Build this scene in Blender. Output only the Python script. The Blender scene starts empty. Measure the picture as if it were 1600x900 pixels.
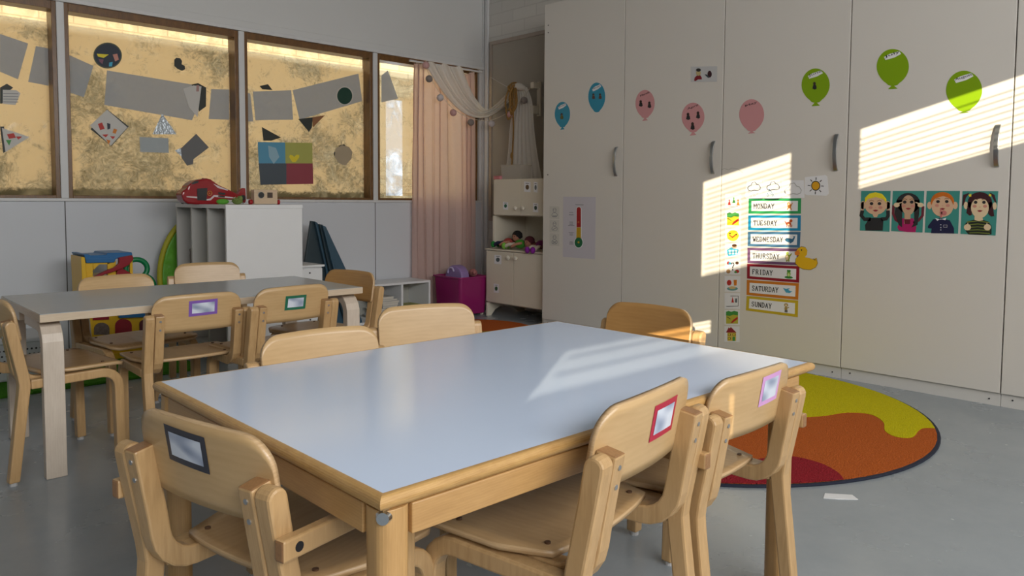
import bpy, bmesh, math, random
from mathutils import Vector, Matrix
random.seed(7)
PI = math.pi
SC = bpy.context.scene
COL = SC.collection

# ------------------------------------------------------------------ camera
FPX, CYP, PITCH, ROLL, YAW = 1188.0145, 384.4542, -0.06, 0.0065, 0.8128
_cy, _sy, _cp, _sp, _cr, _sr = (math.cos(YAW), math.sin(YAW), math.cos(PITCH), math.sin(PITCH), math.cos(ROLL), math.sin(ROLL))
_f = Vector((_cy, _sy, 0)); _r = Vector((_sy, -_cy, 0)); _u = Vector((0, 0, 1))
FW = _f * _cp + _u * _sp
UP0 = _u * _cp - _f * _sp
RT = _r * _cr + UP0 * _sr
UP = UP0 * _cr - _r * _sr
cam_d = bpy.data.cameras.new('camera'); cam = bpy.data.objects.new('camera', cam_d); COL.objects.link(cam)
cam_d.sensor_width = 36; cam_d.lens = FPX / 1600 * 36
cam_d.shift_y = -(450 - CYP) / 1600
cam_d.clip_start = 0.02
EYE = Vector((0, 0, 1.0))
m = Matrix((RT, UP, -FW)).transposed().to_4x4(); m.translation = EYE
cam.matrix_world = m
SC.camera = cam

def at(axis, val, u, v):
    """measured photo point (u, v) on the real plane axis = val"""
    d = FW + RT * ((u - 800) / FPX) - UP * ((v - CYP) / FPX)
    i = 'xyz'.index(axis)
    return EYE + d * ((val - EYE[i]) / d[i])

# ------------------------------------------------------------------ world, sun, daylight, exposure
SC.view_settings.view_transform = 'Standard'; SC.view_settings.look = 'None'
SC.view_settings.gamma = 1; SC.view_settings.use_curve_mapping = False
SC.view_settings.exposure = 0.14
w = bpy.data.worlds.new('sky'); SC.world = w; w.use_nodes = True
bg = w.node_tree.nodes['Background']; bg.inputs[0].default_value = (0.80, 0.88, 1.0, 1); bg.inputs[1].default_value = 2.0
SUNDIR = Vector((1.5, 1.0, -0.281)).normalized()
sl = bpy.data.lights.new('sun', 'SUN'); sl.energy = 7.0; sl.angle = math.radians(0.12); sl.color = (1.0, 0.86, 0.62)
so = bpy.data.objects.new('sun', sl); COL.objects.link(so)
so.rotation_euler = SUNDIR.to_track_quat('-Z', 'Y').to_euler()

def area(name, loc, target, sx, sy, power, color):
    l = bpy.data.lights.new(name, 'AREA'); l.shape = 'RECTANGLE'; l.size = sx; l.size_y = sy; l.energy = power; l.color = color
    o = bpy.data.objects.new(name, l); COL.objects.link(o); o.location = loc
    o.rotation_euler = (Vector(target) - Vector(loc)).to_track_quat('-Z', 'Y').to_euler()
    return o
# daylight entering through the sun-patch openings in the unseen wall behind the camera
area('window_daylight', (0.7, -2.3, 2.30), (0.7, 1.3, 0.75), 5.0, 1.2, 172, (1.0, 0.98, 0.955))

# ------------------------------------------------------------------ materials
def nt(name):
    mt = bpy.data.materials.new(name); mt.use_nodes = True
    return mt, mt.node_tree, mt.node_tree.nodes['Principled BSDF']
MC = {}
def mat(name, col, rough=0.5, metal=0.0, var=0.0, vscale=8.0, bump=0.0, bscale=60.0, coat=0.0, spec=0.5, trans=0.0, vstretch=(1, 1, 1)):
    if name in MC: return MC[name]
    mt, t, b = nt(name)
    b.inputs['Roughness'].default_value = rough; b.inputs['Metallic'].default_value = metal
    b.inputs['Coat Weight'].default_value = coat; b.inputs['Specular IOR Level'].default_value = spec
    b.inputs['Transmission Weight'].default_value = trans
    c = (col[0], col[1], col[2], 1)
    tc = t.nodes.new('ShaderNodeTexCoord'); mp = t.nodes.new('ShaderNodeMapping'); mp.inputs['Scale'].default_value = vstretch
    t.links.new(tc.outputs['Object'], mp.inputs['Vector'])
    n = t.nodes.new('ShaderNodeTexNoise'); n.inputs['Scale'].default_value = vscale; n.inputs['Detail'].default_value = 5
    t.links.new(mp.outputs[0], n.inputs['Vector'])
    mx = t.nodes.new('ShaderNodeMix'); mx.data_type = 'RGBA'
    v = var if var else 0.03
    mx.inputs['A'].default_value = tuple(x * (1 - v) for x in c[:3]) + (1,)
    mx.inputs['B'].default_value = tuple(min(1, x * (1 + v)) for x in c[:3]) + (1,)
    t.links.new(n.outputs['Fac'], mx.inputs['Factor']); t.links.new(mx.outputs['Result'], b.inputs['Base Color'])
    if bump:
        n2 = t.nodes.new('ShaderNodeTexNoise'); n2.inputs['Scale'].default_value = bscale
        t.links.new(tc.outputs['Object'], n2.inputs['Vector'])
        bp = t.nodes.new('ShaderNodeBump'); bp.inputs['Strength'].default_value = bump; bp.inputs['Distance'].default_value = 0.01
        t.links.new(n2.outputs['Fac'], bp.inputs['Height']); t.links.new(bp.outputs[0], b.inputs['Normal'])
    MC[name] = mt
    return mt

def wood(name, c1, c2, stretch, rough=0.36, rings=True, ringscale=5.0):
    if name in MC: return MC[name]
    mt, t, b = nt(name)
    b.inputs['Roughness'].default_value = rough; b.inputs['Coat Weight'].default_value = 0.25; b.inputs['Coat Roughness'].default_value = 0.25
    tc = t.nodes.new('ShaderNodeTexCoord'); mp = t.nodes.new('ShaderNodeMapping'); mp.inputs['Scale'].default_value = stretch
    t.links.new(tc.outputs['Object'], mp.inputs['Vector'])
    n = t.nodes.new('ShaderNodeTexNoise'); n.inputs['Scale'].default_value = 6; n.inputs['Detail'].default_value = 8; n.inputs['Roughness'].default_value = 0.65
    t.links.new(mp.outputs[0], n.inputs['Vector'])
    wv = t.nodes.new('ShaderNodeTexWave'); wv.wave_type = 'RINGS' if rings else 'BANDS'; wv.rings_direction = 'Y'
    wv.inputs['Scale'].default_value = ringscale; wv.inputs['Distortion'].default_value = 6; wv.inputs['Detail'].default_value = 3; wv.inputs['Detail Scale'].default_value = 1.2
    t.links.new(mp.outputs[0], wv.inputs['Vector'])
    mth = t.nodes.new('ShaderNodeMix'); mth.data_type = 'FLOAT'; mth.inputs['Factor'].default_value = 0.10
    t.links.new(n.outputs['Fac'], mth.inputs['A']); t.links.new(wv.outputs['Fac'], mth.inputs['B'])
    rp = t.nodes.new('ShaderNodeValToRGB'); rp.color_ramp.elements[0].position = 0.25; rp.color_ramp.elements[1].position = 0.75
    rp.color_ramp.elements[0].color = (*c2, 1); rp.color_ramp.elements[1].color = (*c1, 1)
    t.links.new(mth.outputs['Result'], rp.inputs[0]); t.links.new(rp.outputs[0], b.inputs['Base Color'])
    MC[name] = mt
    return mt

W_PLY = wood('birch_ply_face', (0.63, 0.43, 0.215), (0.52, 0.335, 0.155), (1.2, 1, 5))
W_SEAT = wood('birch_ply_seat', (0.50, 0.32, 0.155), (0.39, 0.24, 0.105), (5, 1.2, 1))
W_LEG = wood('birch_bent_leg', (0.60, 0.39, 0.19), (0.44, 0.27, 0.115), (14, 14, 1.5))
W_EDGE = wood('ply_edge', (0.72, 0.52, 0.30), (0.40, 0.24, 0.11), (2, 2, 60))
W_RIM = wood('oak_table_rim', (0.62, 0.38, 0.14), (0.42, 0.23, 0.075), (4, 4, 20))
W_APRON = wood('oak_table_apron', (0.56, 0.33, 0.13), (0.42, 0.235, 0.085), (2, 2, 14))
W_FLEG = wood('oak_table_leg', (0.58, 0.35, 0.14), (0.44, 0.25, 0.09), (14, 14, 1.5))
W_TLEG = wood('pale_birch_table_leg', (0.70, 0.61, 0.51), (0.58, 0.49, 0.40), (8, 8, 2))
W_BEDGE = wood('pale_table_edge', (0.70, 0.58, 0.43), (0.55, 0.43, 0.30), (2, 2, 40))
M_WALL = mat('painted_wall', (0.66, 0.66, 0.65), 0.75, var=0.03, vscale=3, bump=0.04, bscale=40)
M_WPANEL = mat('wall_panel_paint', (0.64, 0.66, 0.70), 0.55, var=0.03, vscale=2, bump=0.02)
M_SEAM = mat('dark_seam', (0.10, 0.10, 0.10), 0.8)
M_TRIMW = mat('white_trim_paint', (0.68, 0.68, 0.68), 0.45)
M_CEIL = mat('ceiling_paint', (0.42, 0.42, 0.41), 0.8)
M_CUP = mat('cupboard_laminate', (0.71, 0.675, 0.62), 0.38, var=0.03, vscale=1.5)
M_PLINTH = mat('plinth_laminate', (0.66, 0.64, 0.60), 0.5, var=0.03, vscale=2)
M_STEEL = mat('brushed_steel', (0.42, 0.44, 0.45), 0.32, metal=0.9)
M_SCREW = mat('zinc_screw', (0.55, 0.56, 0.57), 0.35, metal=0.9)
M_DARK = mat('black_plastic', (0.015, 0.015, 0.018), 0.4)
M_LAM = mat('pale_blue_laminate', (0.66, 0.78, 1.0), 0.14, var=0.03, vscale=4)
M_GREYLAM = mat('grey_laminate', (0.38, 0.42, 0.455), 0.25, var=0.03, vscale=5)
M_FRAME = wood('stained_window_frame', (0.22, 0.10, 0.025), (0.10, 0.045, 0.012), (6, 6, 2))
M_WHITE = mat('white_melamine', (0.80, 0.81, 0.82), 0.4)
M_CAB = mat('warm_white_paint', (0.72, 0.66, 0.54), 0.45, var=0.04, vscale=4)
M_GLIDE = mat('clear_grey_glide', (0.5, 0.5, 0.5), 0.3)

def floor_mat():
    mt, t, b = nt('grey_vinyl_floor')
    tc = t.nodes.new('ShaderNodeTexCoord')
    n = t.nodes.new('ShaderNodeTexNoise'); n.inputs['Scale'].default_value = 2.2; n.inputs['Detail'].default_value = 9; n.inputs['Roughness'].default_value = 0.7
    t.links.new(tc.outputs['Object'], n.inputs['Vector'])
    rp = t.nodes.new('ShaderNodeValToRGB'); rp.color_ramp.elements[0].position = 0.3; rp.color_ramp.elements[1].position = 0.72
    rp.color_ramp.elements[0].color = (0.27, 0.305, 0.33, 1); rp.color_ramp.elements[1].color = (0.335, 0.37, 0.395, 1)
    t.links.new(n.outputs['Fac'], rp.inputs[0]); t.links.new(rp.outputs[0], b.inputs['Base Color'])
    n2 = t.nodes.new('ShaderNodeTexNoise'); n2.inputs['Scale'].default_value = 5; n2.inputs['Detail'].default_value = 4
    t.links.new(tc.outputs['Object'], n2.inputs['Vector'])
    mr = t.nodes.new('ShaderNodeMapRange'); mr.inputs['To Min'].default_value = 0.17; mr.inputs['To Max'].default_value = 0.34
    t.links.new(n2.outputs['Fac'], mr.inputs['Value']); t.links.new(mr.outputs[0], b.inputs['Roughness'])
    return mt
M_FLOOR = floor_mat()

def block_mat():
    mt, t, b = nt('painted_blocks')
    b.inputs['Roughness'].default_value = 0.7
    tc = t.nodes.new('ShaderNodeTexCoord'); sp = t.nodes.new('ShaderNodeSeparateXYZ'); cb = t.nodes.new('ShaderNodeCombineXYZ')
    t.links.new(tc.outputs['Object'], sp.inputs[0]); t.links.new(sp.outputs['Y'], cb.inputs['X']); t.links.new(sp.outputs['Z'], cb.inputs['Y'])
    br = t.nodes.new('ShaderNodeTexBrick'); br.inputs['Scale'].default_value = 1.0
    br.inputs['Brick Width'].default_value = 0.30; br.inputs['Row Height'].default_value = 0.105; br.inputs['Mortar Size'].default_value = 0.005
    br.inputs['Color1'].default_value = (0.64, 0.62, 0.57, 1); br.inputs['Color2'].default_value = (0.60, 0.58, 0.54, 1); br.inputs['Mortar'].default_value = (0.55, 0.53, 0.49, 1)
    t.links.new(cb.outputs[0], br.inputs['Vector']); t.links.new(br.outputs['Color'], b.inputs['Base Color'])
    bp = t.nodes.new('ShaderNodeBump'); bp.inputs['Strength'].default_value = 0.5; bp.inputs['Distance'].default_value = 0.004; bp.invert = True
    t.links.new(br.outputs['Fac'], bp.inputs['Height']); t.links.new(bp.outputs[0], b.inputs['Normal'])
    return mt
M_BLOCK = block_mat()

def outer_brick():
    mt, t, b = nt('ochre_outdoor_brick')
    b.inputs['Roughness'].default_value = 0.85
    tc = t.nodes.new('ShaderNodeTexCoord'); sp = t.nodes.new('ShaderNodeSeparateXYZ'); cb = t.nodes.new('ShaderNodeCombineXYZ')
    t.links.new(tc.outputs['Object'], sp.inputs[0]); t.links.new(sp.outputs['X'], cb.inputs['X']); t.links.new(sp.outputs['Z'], cb.inputs['Y'])
    br = t.nodes.new('ShaderNodeTexBrick'); br.inputs['Scale'].default_value = 1.0
    br.inputs['Brick Width'].default_value = 0.28; br.inputs['Row Height'].default_value = 0.09; br.inputs['Mortar Size'].default_value = 0.006
    br.inputs['Color1'].default_value = (0.78, 0.60, 0.34, 1); br.inputs['Color2'].default_value = (0.72, 0.54, 0.29, 1); br.inputs['Mortar'].default_value = (0.52, 0.38, 0.2, 1)
    t.links.new(cb.outputs[0], br.inputs['Vector']); t.links.new(br.outputs['Color'], b.inputs['Base Color'])
    return mt
M_OUT = outer_brick()

def pane_mat(seed, cover=0.5):
    """clear glass with streaky, smeared cream paint on it"""
    mt, t, b = nt('smeared_pane'); out = t.nodes['Material Output']
    t.nodes.remove(b)
    tc = t.nodes.new('ShaderNodeTexCoord'); mp = t.nodes.new('ShaderNodeMapping'); mp.inputs['Location'].default_value = (seed * 3.1, 0, seed * 1.7)
    t.links.new(tc.outputs['Object'], mp.inputs['Vector'])
    n = t.nodes.new('ShaderNodeTexNoise'); n.inputs['Scale'].default_value = 5; n.inputs['Detail'].default_value = 9; n.inputs['Roughness'].default_value = 0.62; n.inputs['Distortion'].default_value = 1.6
    t.links.new(mp.outputs[0], n.inputs['Vector'])
    n2 = t.nodes.new('ShaderNodeTexNoise'); n2.inputs['Scale'].default_value = 1.6; n2.inputs['Detail'].default_value = 3
    t.links.new(mp.outputs[0], n2.inputs['Vector'])
    ad = t.nodes.new('ShaderNodeMath'); ad.operation = 'MULTIPLY_ADD'; ad.inputs[1].default_value = 0.9
    t.links.new(n2.outputs['Fac'], ad.inputs[0]); t.links.new(n.outputs['Fac'], ad.inputs[2])
    mr = t.nodes.new('ShaderNodeMapRange'); mr.inputs['From Min'].default_value = 0.62; mr.inputs['From Max'].default_value = 0.98
    mr.inputs['To Min'].default_value = cover - 0.35; mr.inputs['To Max'].default_value = cover + 0.22
    t.links.new(ad.outputs[0], mr.inputs['Value'])
    rp = t.nodes.new('ShaderNodeValToRGB'); rp.color_ramp.elements[0].position = 0.35; rp.color_ramp.elements[1].position = 0.62
    rp.color_ramp.elements[0].position = 0.42; rp.color_ramp.elements[1].position = 0.61
    rp.color_ramp.elements[0].color = (0.26, 0.23, 0.14, 1); rp.color_ramp.elements[1].color = (0.86, 0.76, 0.55, 1)
    # streaky dabs: denser where the broad noise is low
    n3 = t.nodes.new('ShaderNodeTexNoise'); n3.inputs['Scale'].default_value = 15; n3.inputs['Detail'].default_value = 6; n3.inputs['Roughness'].default_value = 0.7; n3.inputs['Distortion'].default_value = 3.5
    t.links.new(mp.outputs[0], n3.inputs['Vector'])
    bz = t.nodes.new('ShaderNodeMapRange'); bz.inputs['From Min'].default_value = 0.42; bz.inputs['From Max'].default_value = 0.58; bz.inputs['To Min'].default_value = 0.0; bz.inputs['To Max'].default_value = 0.16
    t.links.new(n2.outputs['Fac'], bz.inputs['Value'])
    mxf = t.nodes.new('ShaderNodeMath'); mxf.operation = 'MULTIPLY_ADD'; mxf.inputs[1].default_value = 0.55
    nh = t.nodes.new('ShaderNodeMath'); nh.operation = 'MULTIPLY_ADD'; nh.inputs[1].default_value = 0.45
    t.links.new(n.outputs['Fac'], nh.inputs[0]); t.links.new(bz.outputs[0], nh.inputs[2])
    t.links.new(n3.outputs['Fac'], mxf.inputs[0]); t.links.new(nh.outputs[0], mxf.inputs[2])
    # darker strip along the sill of each pane
    sz2 = t.nodes.new('ShaderNodeSeparateXYZ'); t.links.new(tc.outputs['Object'], sz2.inputs[0])
    gr = t.nodes.new('ShaderNodeMapRange'); gr.inputs['From Min'].default_value = 1.02; gr.inputs['From Max'].default_value = 1.065; gr.inputs['To Min'].default_value = -0.35; gr.inputs['To Max'].default_value = 0.0
    t.links.new(sz2.outputs['Z'], gr.inputs['Value'])
    ga = t.nodes.new('ShaderNodeMath'); ga.operation = 'ADD'; t.links.new(mxf.outputs[0], ga.inputs[0]); t.links.new(gr.outputs[0], ga.inputs[1])
    t.links.new(ga.outputs[0], rp.inputs[0])
    # thinner paint towards the top of the pane
    sz = t.nodes.new('ShaderNodeSeparateXYZ'); t.links.new(tc.outputs['Object'], sz.inputs[0])
    th = t.nodes.new('ShaderNodeMapRange'); th.inputs['From Min'].default_value = 2.06; th.inputs['From Max'].default_value = 2.11; th.inputs['To Min'].default_value = 0; th.inputs['To Max'].default_value = 0.72
    t.links.new(sz.outputs['Z'], th.inputs['Value'])
    sb = t.nodes.new('ShaderNodeMath'); sb.operation = 'SUBTRACT'; sb.use_clamp = True
    t.links.new(mr.outputs[0], sb.inputs[0]); t.links.new(th.outputs[0], sb.inputs[1])
    tl = t.nodes.new('ShaderNodeBsdfTranslucent'); df = t.nodes.new('ShaderNodeBsdfDiffuse')
    t.links.new(rp.outputs[0], tl.inputs[0]); t.links.new(rp.outputs[0], df.inputs[0])
    m1 = t.nodes.new('ShaderNodeMixShader'); m1.inputs[0].default_value = 0.4
    t.links.new(tl.outputs[0], m1.inputs[1]); t.links.new(df.outputs[0], m1.inputs[2])
    tr = t.nodes.new('ShaderNodeBsdfTransparent'); tr.inputs[0].default_value = (0.96, 0.97, 0.96, 1)
    gl = t.nodes.new('ShaderNodeBsdfGlossy'); gl.inputs['Roughness'].default_value = 0.05
    m0 = t.nodes.new('ShaderNodeMixShader'); m0.inputs[0].default_value = 0.05
    t.links.new(tr.outputs[0], m0.inputs[1]); t.links.new(gl.outputs[0], m0.inputs[2])
    m2 = t.nodes.new('ShaderNodeMixShader')
    t.links.new(sb.outputs[0], m2.inputs[0]); t.links.new(m0.outputs[0], m2.inputs[1]); t.links.new(m1.outputs[0], m2.inputs[2])
    t.links.new(m2.outputs[0], out.inputs['Surface'])
    return mt

def sheer(name, col, trans=0.5, alpha=0.0):
    if name in MC: return MC[name]
    mt, t, b = nt(name); out = t.nodes['Material Output']; t.nodes.remove(b)
    tc = t.nodes.new('ShaderNodeTexCoord'); n = t.nodes.new('ShaderNodeTexNoise'); n.inputs['Scale'].default_value = 30
    t.links.new(tc.outputs['Object'], n.inputs['Vector'])
    mx = t.nodes.new('ShaderNodeMix'); mx.data_type = 'RGBA'
    mx.inputs['A'].default_value = (*[x * 0.93 for x in col], 1); mx.inputs['B'].default_value = (*col, 1)
    t.links.new(n.outputs['Fac'], mx.inputs['Factor'])
    tl = t.nodes.new('ShaderNodeBsdfTranslucent'); df = t.nodes.new('ShaderNodeBsdfDiffuse')
    t.links.new(mx.outputs['Result'], tl.inputs[0]); t.links.new(mx.outputs['Result'], df.inputs[0])
    m1 = t.nodes.new('ShaderNodeMixShader'); m1.inputs[0].default_value = 1 - trans
    t.links.new(tl.outputs[0], m1.inputs[1]); t.links.new(df.outputs[0], m1.inputs[2])
    last = m1
    if alpha:
        tr = t.nodes.new('ShaderNodeBsdfTransparent'); m2 = t.nodes.new('ShaderNodeMixShader'); m2.inputs[0].default_value = 1 - alpha
        t.links.new(tr.outputs[0], m2.inputs[1]); t.links.new(m1.outputs[0], m2.inputs[2]); last = m2
    t.links.new(last.outputs[0], out.inputs['Surface'])
    MC[name] = mt
    return mt
def flat(name, col, rough=0.55): return mat(name, col, rough, var=0.02)

# ------------------------------------------------------------------ mesh helpers
def obj(name, bm, m, parent=None, bevel=0.0, smooth=False, label=None, seg=2):
    bmesh.ops.recalc_face_normals(bm, faces=bm.faces)
    me = bpy.data.meshes.new(name); bm.to_mesh(me); bm.free()
    for mm in (m if isinstance(m, (list, tuple)) else [m]): me.materials.append(mm)
    if smooth:
        for p in me.polygons: p.use_smooth = True
    o = bpy.data.objects.new(name, me); COL.objects.link(o)
    if bevel:
        md = o.modifiers.new('bevel', 'BEVEL'); md.width = bevel; md.segments = seg; md.limit_method = 'ANGLE'; md.angle_limit = math.radians(35)
    if parent: o.parent = parent
    if label: o['label'] = label
    return o
def thing(name, label, cat, loc=(0, 0, 0), rz=0.0, group=None):
    o = bpy.data.objects.new(name, None); COL.objects.link(o); o.empty_display_size = 0.1
    o.location = loc; o.rotation_euler = (0, 0, rz); o['label'] = label; o['category'] = cat
    if group: o['group'] = group
    return o
def tag(o, label, cat, group=None):
    o['label'] = label; o['category'] = cat
    if group: o['group'] = group
    return o
def struct(name, bm, m, parent=None, **k):
    o = obj(name, bm, m, parent, **k)
    if not parent: o['kind'] = 'structure'
    return o
def box(x0, x1, y0, y1, z0, z1, bm=None, mi=0):
    bm = bm or bmesh.new()
    v = [bm.verts.new((x, y, z)) for x in (x0, x1) for y in (y0, y1) for z in (z0, z1)]
    for f in ((0, 1, 3, 2), (4, 6, 7, 5), (0, 4, 5, 1), (2, 3, 7, 6), (0, 2, 6, 4), (1, 5, 7, 3)):
        bm.faces.new([v[i] for i in f]).material_index = mi
    return bm
def prism(pts, f0, f1, bm=None, mi=0):
    """pts: outline; f0/f1 map an outline point to the two end faces"""
    bm = bm or bmesh.new()
    a = [bm.verts.new(f0(p)) for p in pts]; b = [bm.verts.new(f1(p)) for p in pts]
    n = len(pts)
    bm.faces.new(a[::-1]).material_index = mi; bm.faces.new(b).material_index = mi
    for i in range(n): bm.faces.new((a[i], a[(i + 1) % n], b[(i + 1) % n], b[i])).material_index = mi
    return bm
def yz(pts, x0, x1, bm=None): return prism(pts, lambda p: (x0, p[0], p[1]), lambda p: (x1, p[0], p[1]), bm)
def xz(pts, y0, y1, bm=None): return prism(pts, lambda p: (p[0], y0, p[1]), lambda p: (p[0], y1, p[1]), bm)
def xy(pts, z0, z1, bm=None): return prism(pts, lambda p: (p[0], p[1], z0), lambda p: (p[0], p[1], z1), bm)
def band(path, th):
    L, R = [], []
    for i, p in enumerate(path):
        a = path[max(0, i - 1)]; b = path[min(len(path) - 1, i + 1)]
        dx, dy = b[0] - a[0], b[1] - a[1]; l = math.hypot(dx, dy); nx, ny = -dy / l * th / 2, dx / l * th / 2
        L.append((p[0] + nx, p[1] + ny)); R.append((p[0] - nx, p[1] - ny))
    return L + R[::-1]
def arc(cx, cy, r, a0, a1, n=8): return [(cx + r * math.cos(math.radians(a0 + (a1 - a0) * i / n)), cy + r * math.sin(math.radians(a0 + (a1 - a0) * i / n))) for i in range(n + 1)]
def rrect(x0, x1, y0, y1, r, n=5):
    return arc(x1 - r, y1 - r, r, 0, 90, n) + arc(x0 + r, y1 - r, r, 90, 180, n) + arc(x0 + r, y0 + r, r, 180, 270, n) + arc(x1 - r, y0 + r, r, 270, 360, n)
def ell(cx, cy, rx, ry, n=20, a0=0, a1=360):
    k = n if a1 - a0 < 360 else n - 1
    return [(cx + rx * math.cos(math.radians(a0 + (a1 - a0) * i / n)), cy + ry * math.sin(math.radians(a0 + (a1 - a0) * i / n))) for i in range(k + 1)]
def cyl(p0, p1, r0, r1=None, n=16, bm=None):
    bm = bm or bmesh.new(); r1 = r0 if r1 is None else r1
    p0, p1 = Vector(p0), Vector(p1); d = (p1 - p0).normalized()
    a = d.orthogonal().normalized(); b = d.cross(a)
    A = [bm.verts.new(p0 + (a * math.cos(2 * PI * i / n) + b * math.sin(2 * PI * i / n)) * r0) for i in range(n)]
    B = [bm.verts.new(p1 + (a * math.cos(2 * PI * i / n) + b * math.sin(2 * PI * i / n)) * r1) for i in range(n)]
    bm.faces.new(A[::-1]); bm.faces.new(B)
    for i in range(n): bm.faces.new((A[i], A[(i + 1) % n], B[(i + 1) % n], B[i]))
    return bm
def tube(pts, r, n=8, bm=None, closed=False):
    bm = bm or bmesh.new(); pts = [Vector(p) for p in pts]; rings = []; N = len(pts); a = None
    for i, p in enumerate(pts):
        d = (pts[(i + 1) % N if closed else min(N - 1, i + 1)] - pts[i - 1 if (closed or i) else 0]).normalized()
        a = d.orthogonal().normalized() if a is None else (a - d * a.dot(d)).normalized()
        b = d.cross(a); rr = r(i / (N - 1)) if callable(r) else r
        rings.append([bm.verts.new(p + (a * math.cos(2 * PI * k / n) + b * math.sin(2 * PI * k / n)) * rr) for k in range(n)])
    for i in range(N if closed else N - 1):
        A, B = rings[i], rings[(i + 1) % N]
        for k in range(n): bm.faces.new((A[k], A[(k + 1) % n], B[(k + 1) % n], B[k]))
    if not closed: bm.faces.new(rings[0][::-1]); bm.faces.new(rings[-1])
    return bm
def ball(c, rx, ry=None, rz=None, seg=16, bm=None):
    bm = bm or bmesh.new(); ry = rx if ry is None else ry; rz = rx if rz is None else rz
    bmesh.ops.create_uvsphere(bm, u_segments=seg, v_segments=seg // 2 + 2, radius=1, matrix=Matrix.Translation(c) @ Matrix.Diagonal((rx, ry, rz, 1)))
    return bm
def smoothpath(ctrl, n=8):
    P = [Vector(p) for p in ctrl]; P = [P[0] * 2 - P[1]] + P + [P[-1] * 2 - P[-2]]; out = []
    for i in range(1, len(P) - 2):
        for k in range(n):
            t = k / n; a, b, c, d = P[i - 1], P[i], P[i + 1], P[i + 2]
            out.append(0.5 * ((2 * b) + (c - a) * t + (2 * a - 5 * b + 4 * c - d) * t * t + (3 * b - a - 3 * c + d) * t ** 3))
    out.append(P[-2]); return out
def sheet(rows, bm=None):
    bm = bm or bmesh.new(); V = [[bm.verts.new(p) for p in r] for r in rows]
    for i in range(len(V) - 1):
        for j in range(len(V[0]) - 1): bm.faces.new((V[i][j], V[i][j + 1], V[i + 1][j + 1], V[i + 1][j]))
    return bm
def dup(root, loc, rz, label, group=None):
    r = root.copy(); COL.objects.link(r); r.location = loc; r.rotation_euler = (0, 0, rz); r['label'] = label
    if group: r['group'] = group
    for ch in list(root.children):
        c = ch.copy(); COL.objects.link(c); c.parent = r
        for g in ch.children:
            d = g.copy(); COL.objects.link(d); d.parent = c
    return r

M_END = wood('end_grain', (0.36, 0.19, 0.08), (0.24, 0.12, 0.05), (30, 30, 30))
def endgrain(o, test):
    o.data.materials.append(M_END)
    for p in o.data.polygons:
        if test(p): p.material_index = 1
    return o
# ------------------------------------------------------------------ room shell
XC = 4.2835            # face of the cupboard doors
YW = 5.5               # window wall
XB = 4.82              # painted block wall
YB = -2.5; XL = -4.8; ZC = 3.1
P0, P1, P2, P3, P4 = 0.10, 1.269, 2.444, 3.602, 4.765
ZS, ZR = 0.9955, 2.228
struct('floor', box(XL - .1, XB + .2, YB - .1, YW + .15, -0.1, 0), M_FLOOR)
struct('ceiling', box(XL - .1, XB + .2, YB - .1, YW + .15, ZC, ZC + .15), M_CEIL)
struct('wall_right', box(XB, XB + .2, YB, YW, 0, ZC), M_BLOCK)
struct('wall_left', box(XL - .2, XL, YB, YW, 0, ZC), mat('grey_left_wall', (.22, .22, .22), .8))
# window wall: panels below, plain above, piers at the ends
bm = box(XL, XB + .2, YW, YW + .16, 0, ZS - .01)
struct('wall_back', bm, M_WPANEL)
bm = box(XL, P0, YW, YW + .16, ZS - .01, ZC); box(P4, XB + .2, YW, YW + .16, ZS - .01, ZC, bm); box(P0, P4, YW, YW + .16, ZR + .02, ZC, bm)
struct('wall_back', bm, M_WALL)
bm = bmesh.new()
for p in (P0, P1, P2, P3): box(p - .003, p + .003, YW - .0012, YW + .01, 0, ZS - .02, bm)
struct('trim_1', bm, M_SEAM)
struct('trim_2', box(P0 - .1, P4 + .04, YW - .028, YW + .005, ZR, ZR + .026), M_TRIMW, bevel=.002)
struct('trim_3', box(P0 - .1, P4 + .04, YW - .016, YW + .005, ZR + .026, ZR + .075), M_WALL, bevel=.002)
struct('trim_4', box(P0 - .1, P4 + .04, YW - .012, YW + .02, ZS - .02, ZS), M_TRIMW, bevel=.002)
struct('trim_5', box(P4 + .03, P4 + .052, YW - .02, YW + .02, .0, ZC), M_TRIMW)
struct('trim_6', box(XB - .022, XB, 5.42, 5.46, 0, ZC), M_TRIMW, bevel=.004)
k = 7
for p in (P1, P2, P3):
    struct('trim_%d' % k, box(p - .022, p + .022, YW - .014, YW + .10, ZS, ZR), M_TRIMW, bevel=.003); k += 1
wins = [(P0, P1), (P1, P2), (P2, P3), (P3, P4)]
for i, (a, b) in enumerate(wins):
    wn = bpy.data.objects.new('window_%d' % (i + 1), None); COL.objects.link(wn); wn['kind'] = 'structure'; wn.location = (0, 0, 0)
    a2, b2 = a + .022, b - .022
    bm = box(a2, a2 + .026, YW - .004, YW + .115, ZS, ZR); box(b2 - .026, b2, YW - .004, YW + .115, ZS, ZR, bm)
    box(a2 + .026, b2 - .026, YW - .004, YW + .115, ZR - .05, ZR, bm); box(a2 + .026, b2 - .026, YW - .004, YW + .115, ZS, ZS + .018, bm)
    struct('window_frame', bm, M_FRAME, wn, bevel=.002)
    struct('window_pane', box(a2 + .024, b2 - .024, YW + .098, YW + .102, ZS + .016, ZR - .048), pane_mat(i, (0.76, 0.76, 0.72, 0.36)[i]), wn)
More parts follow.
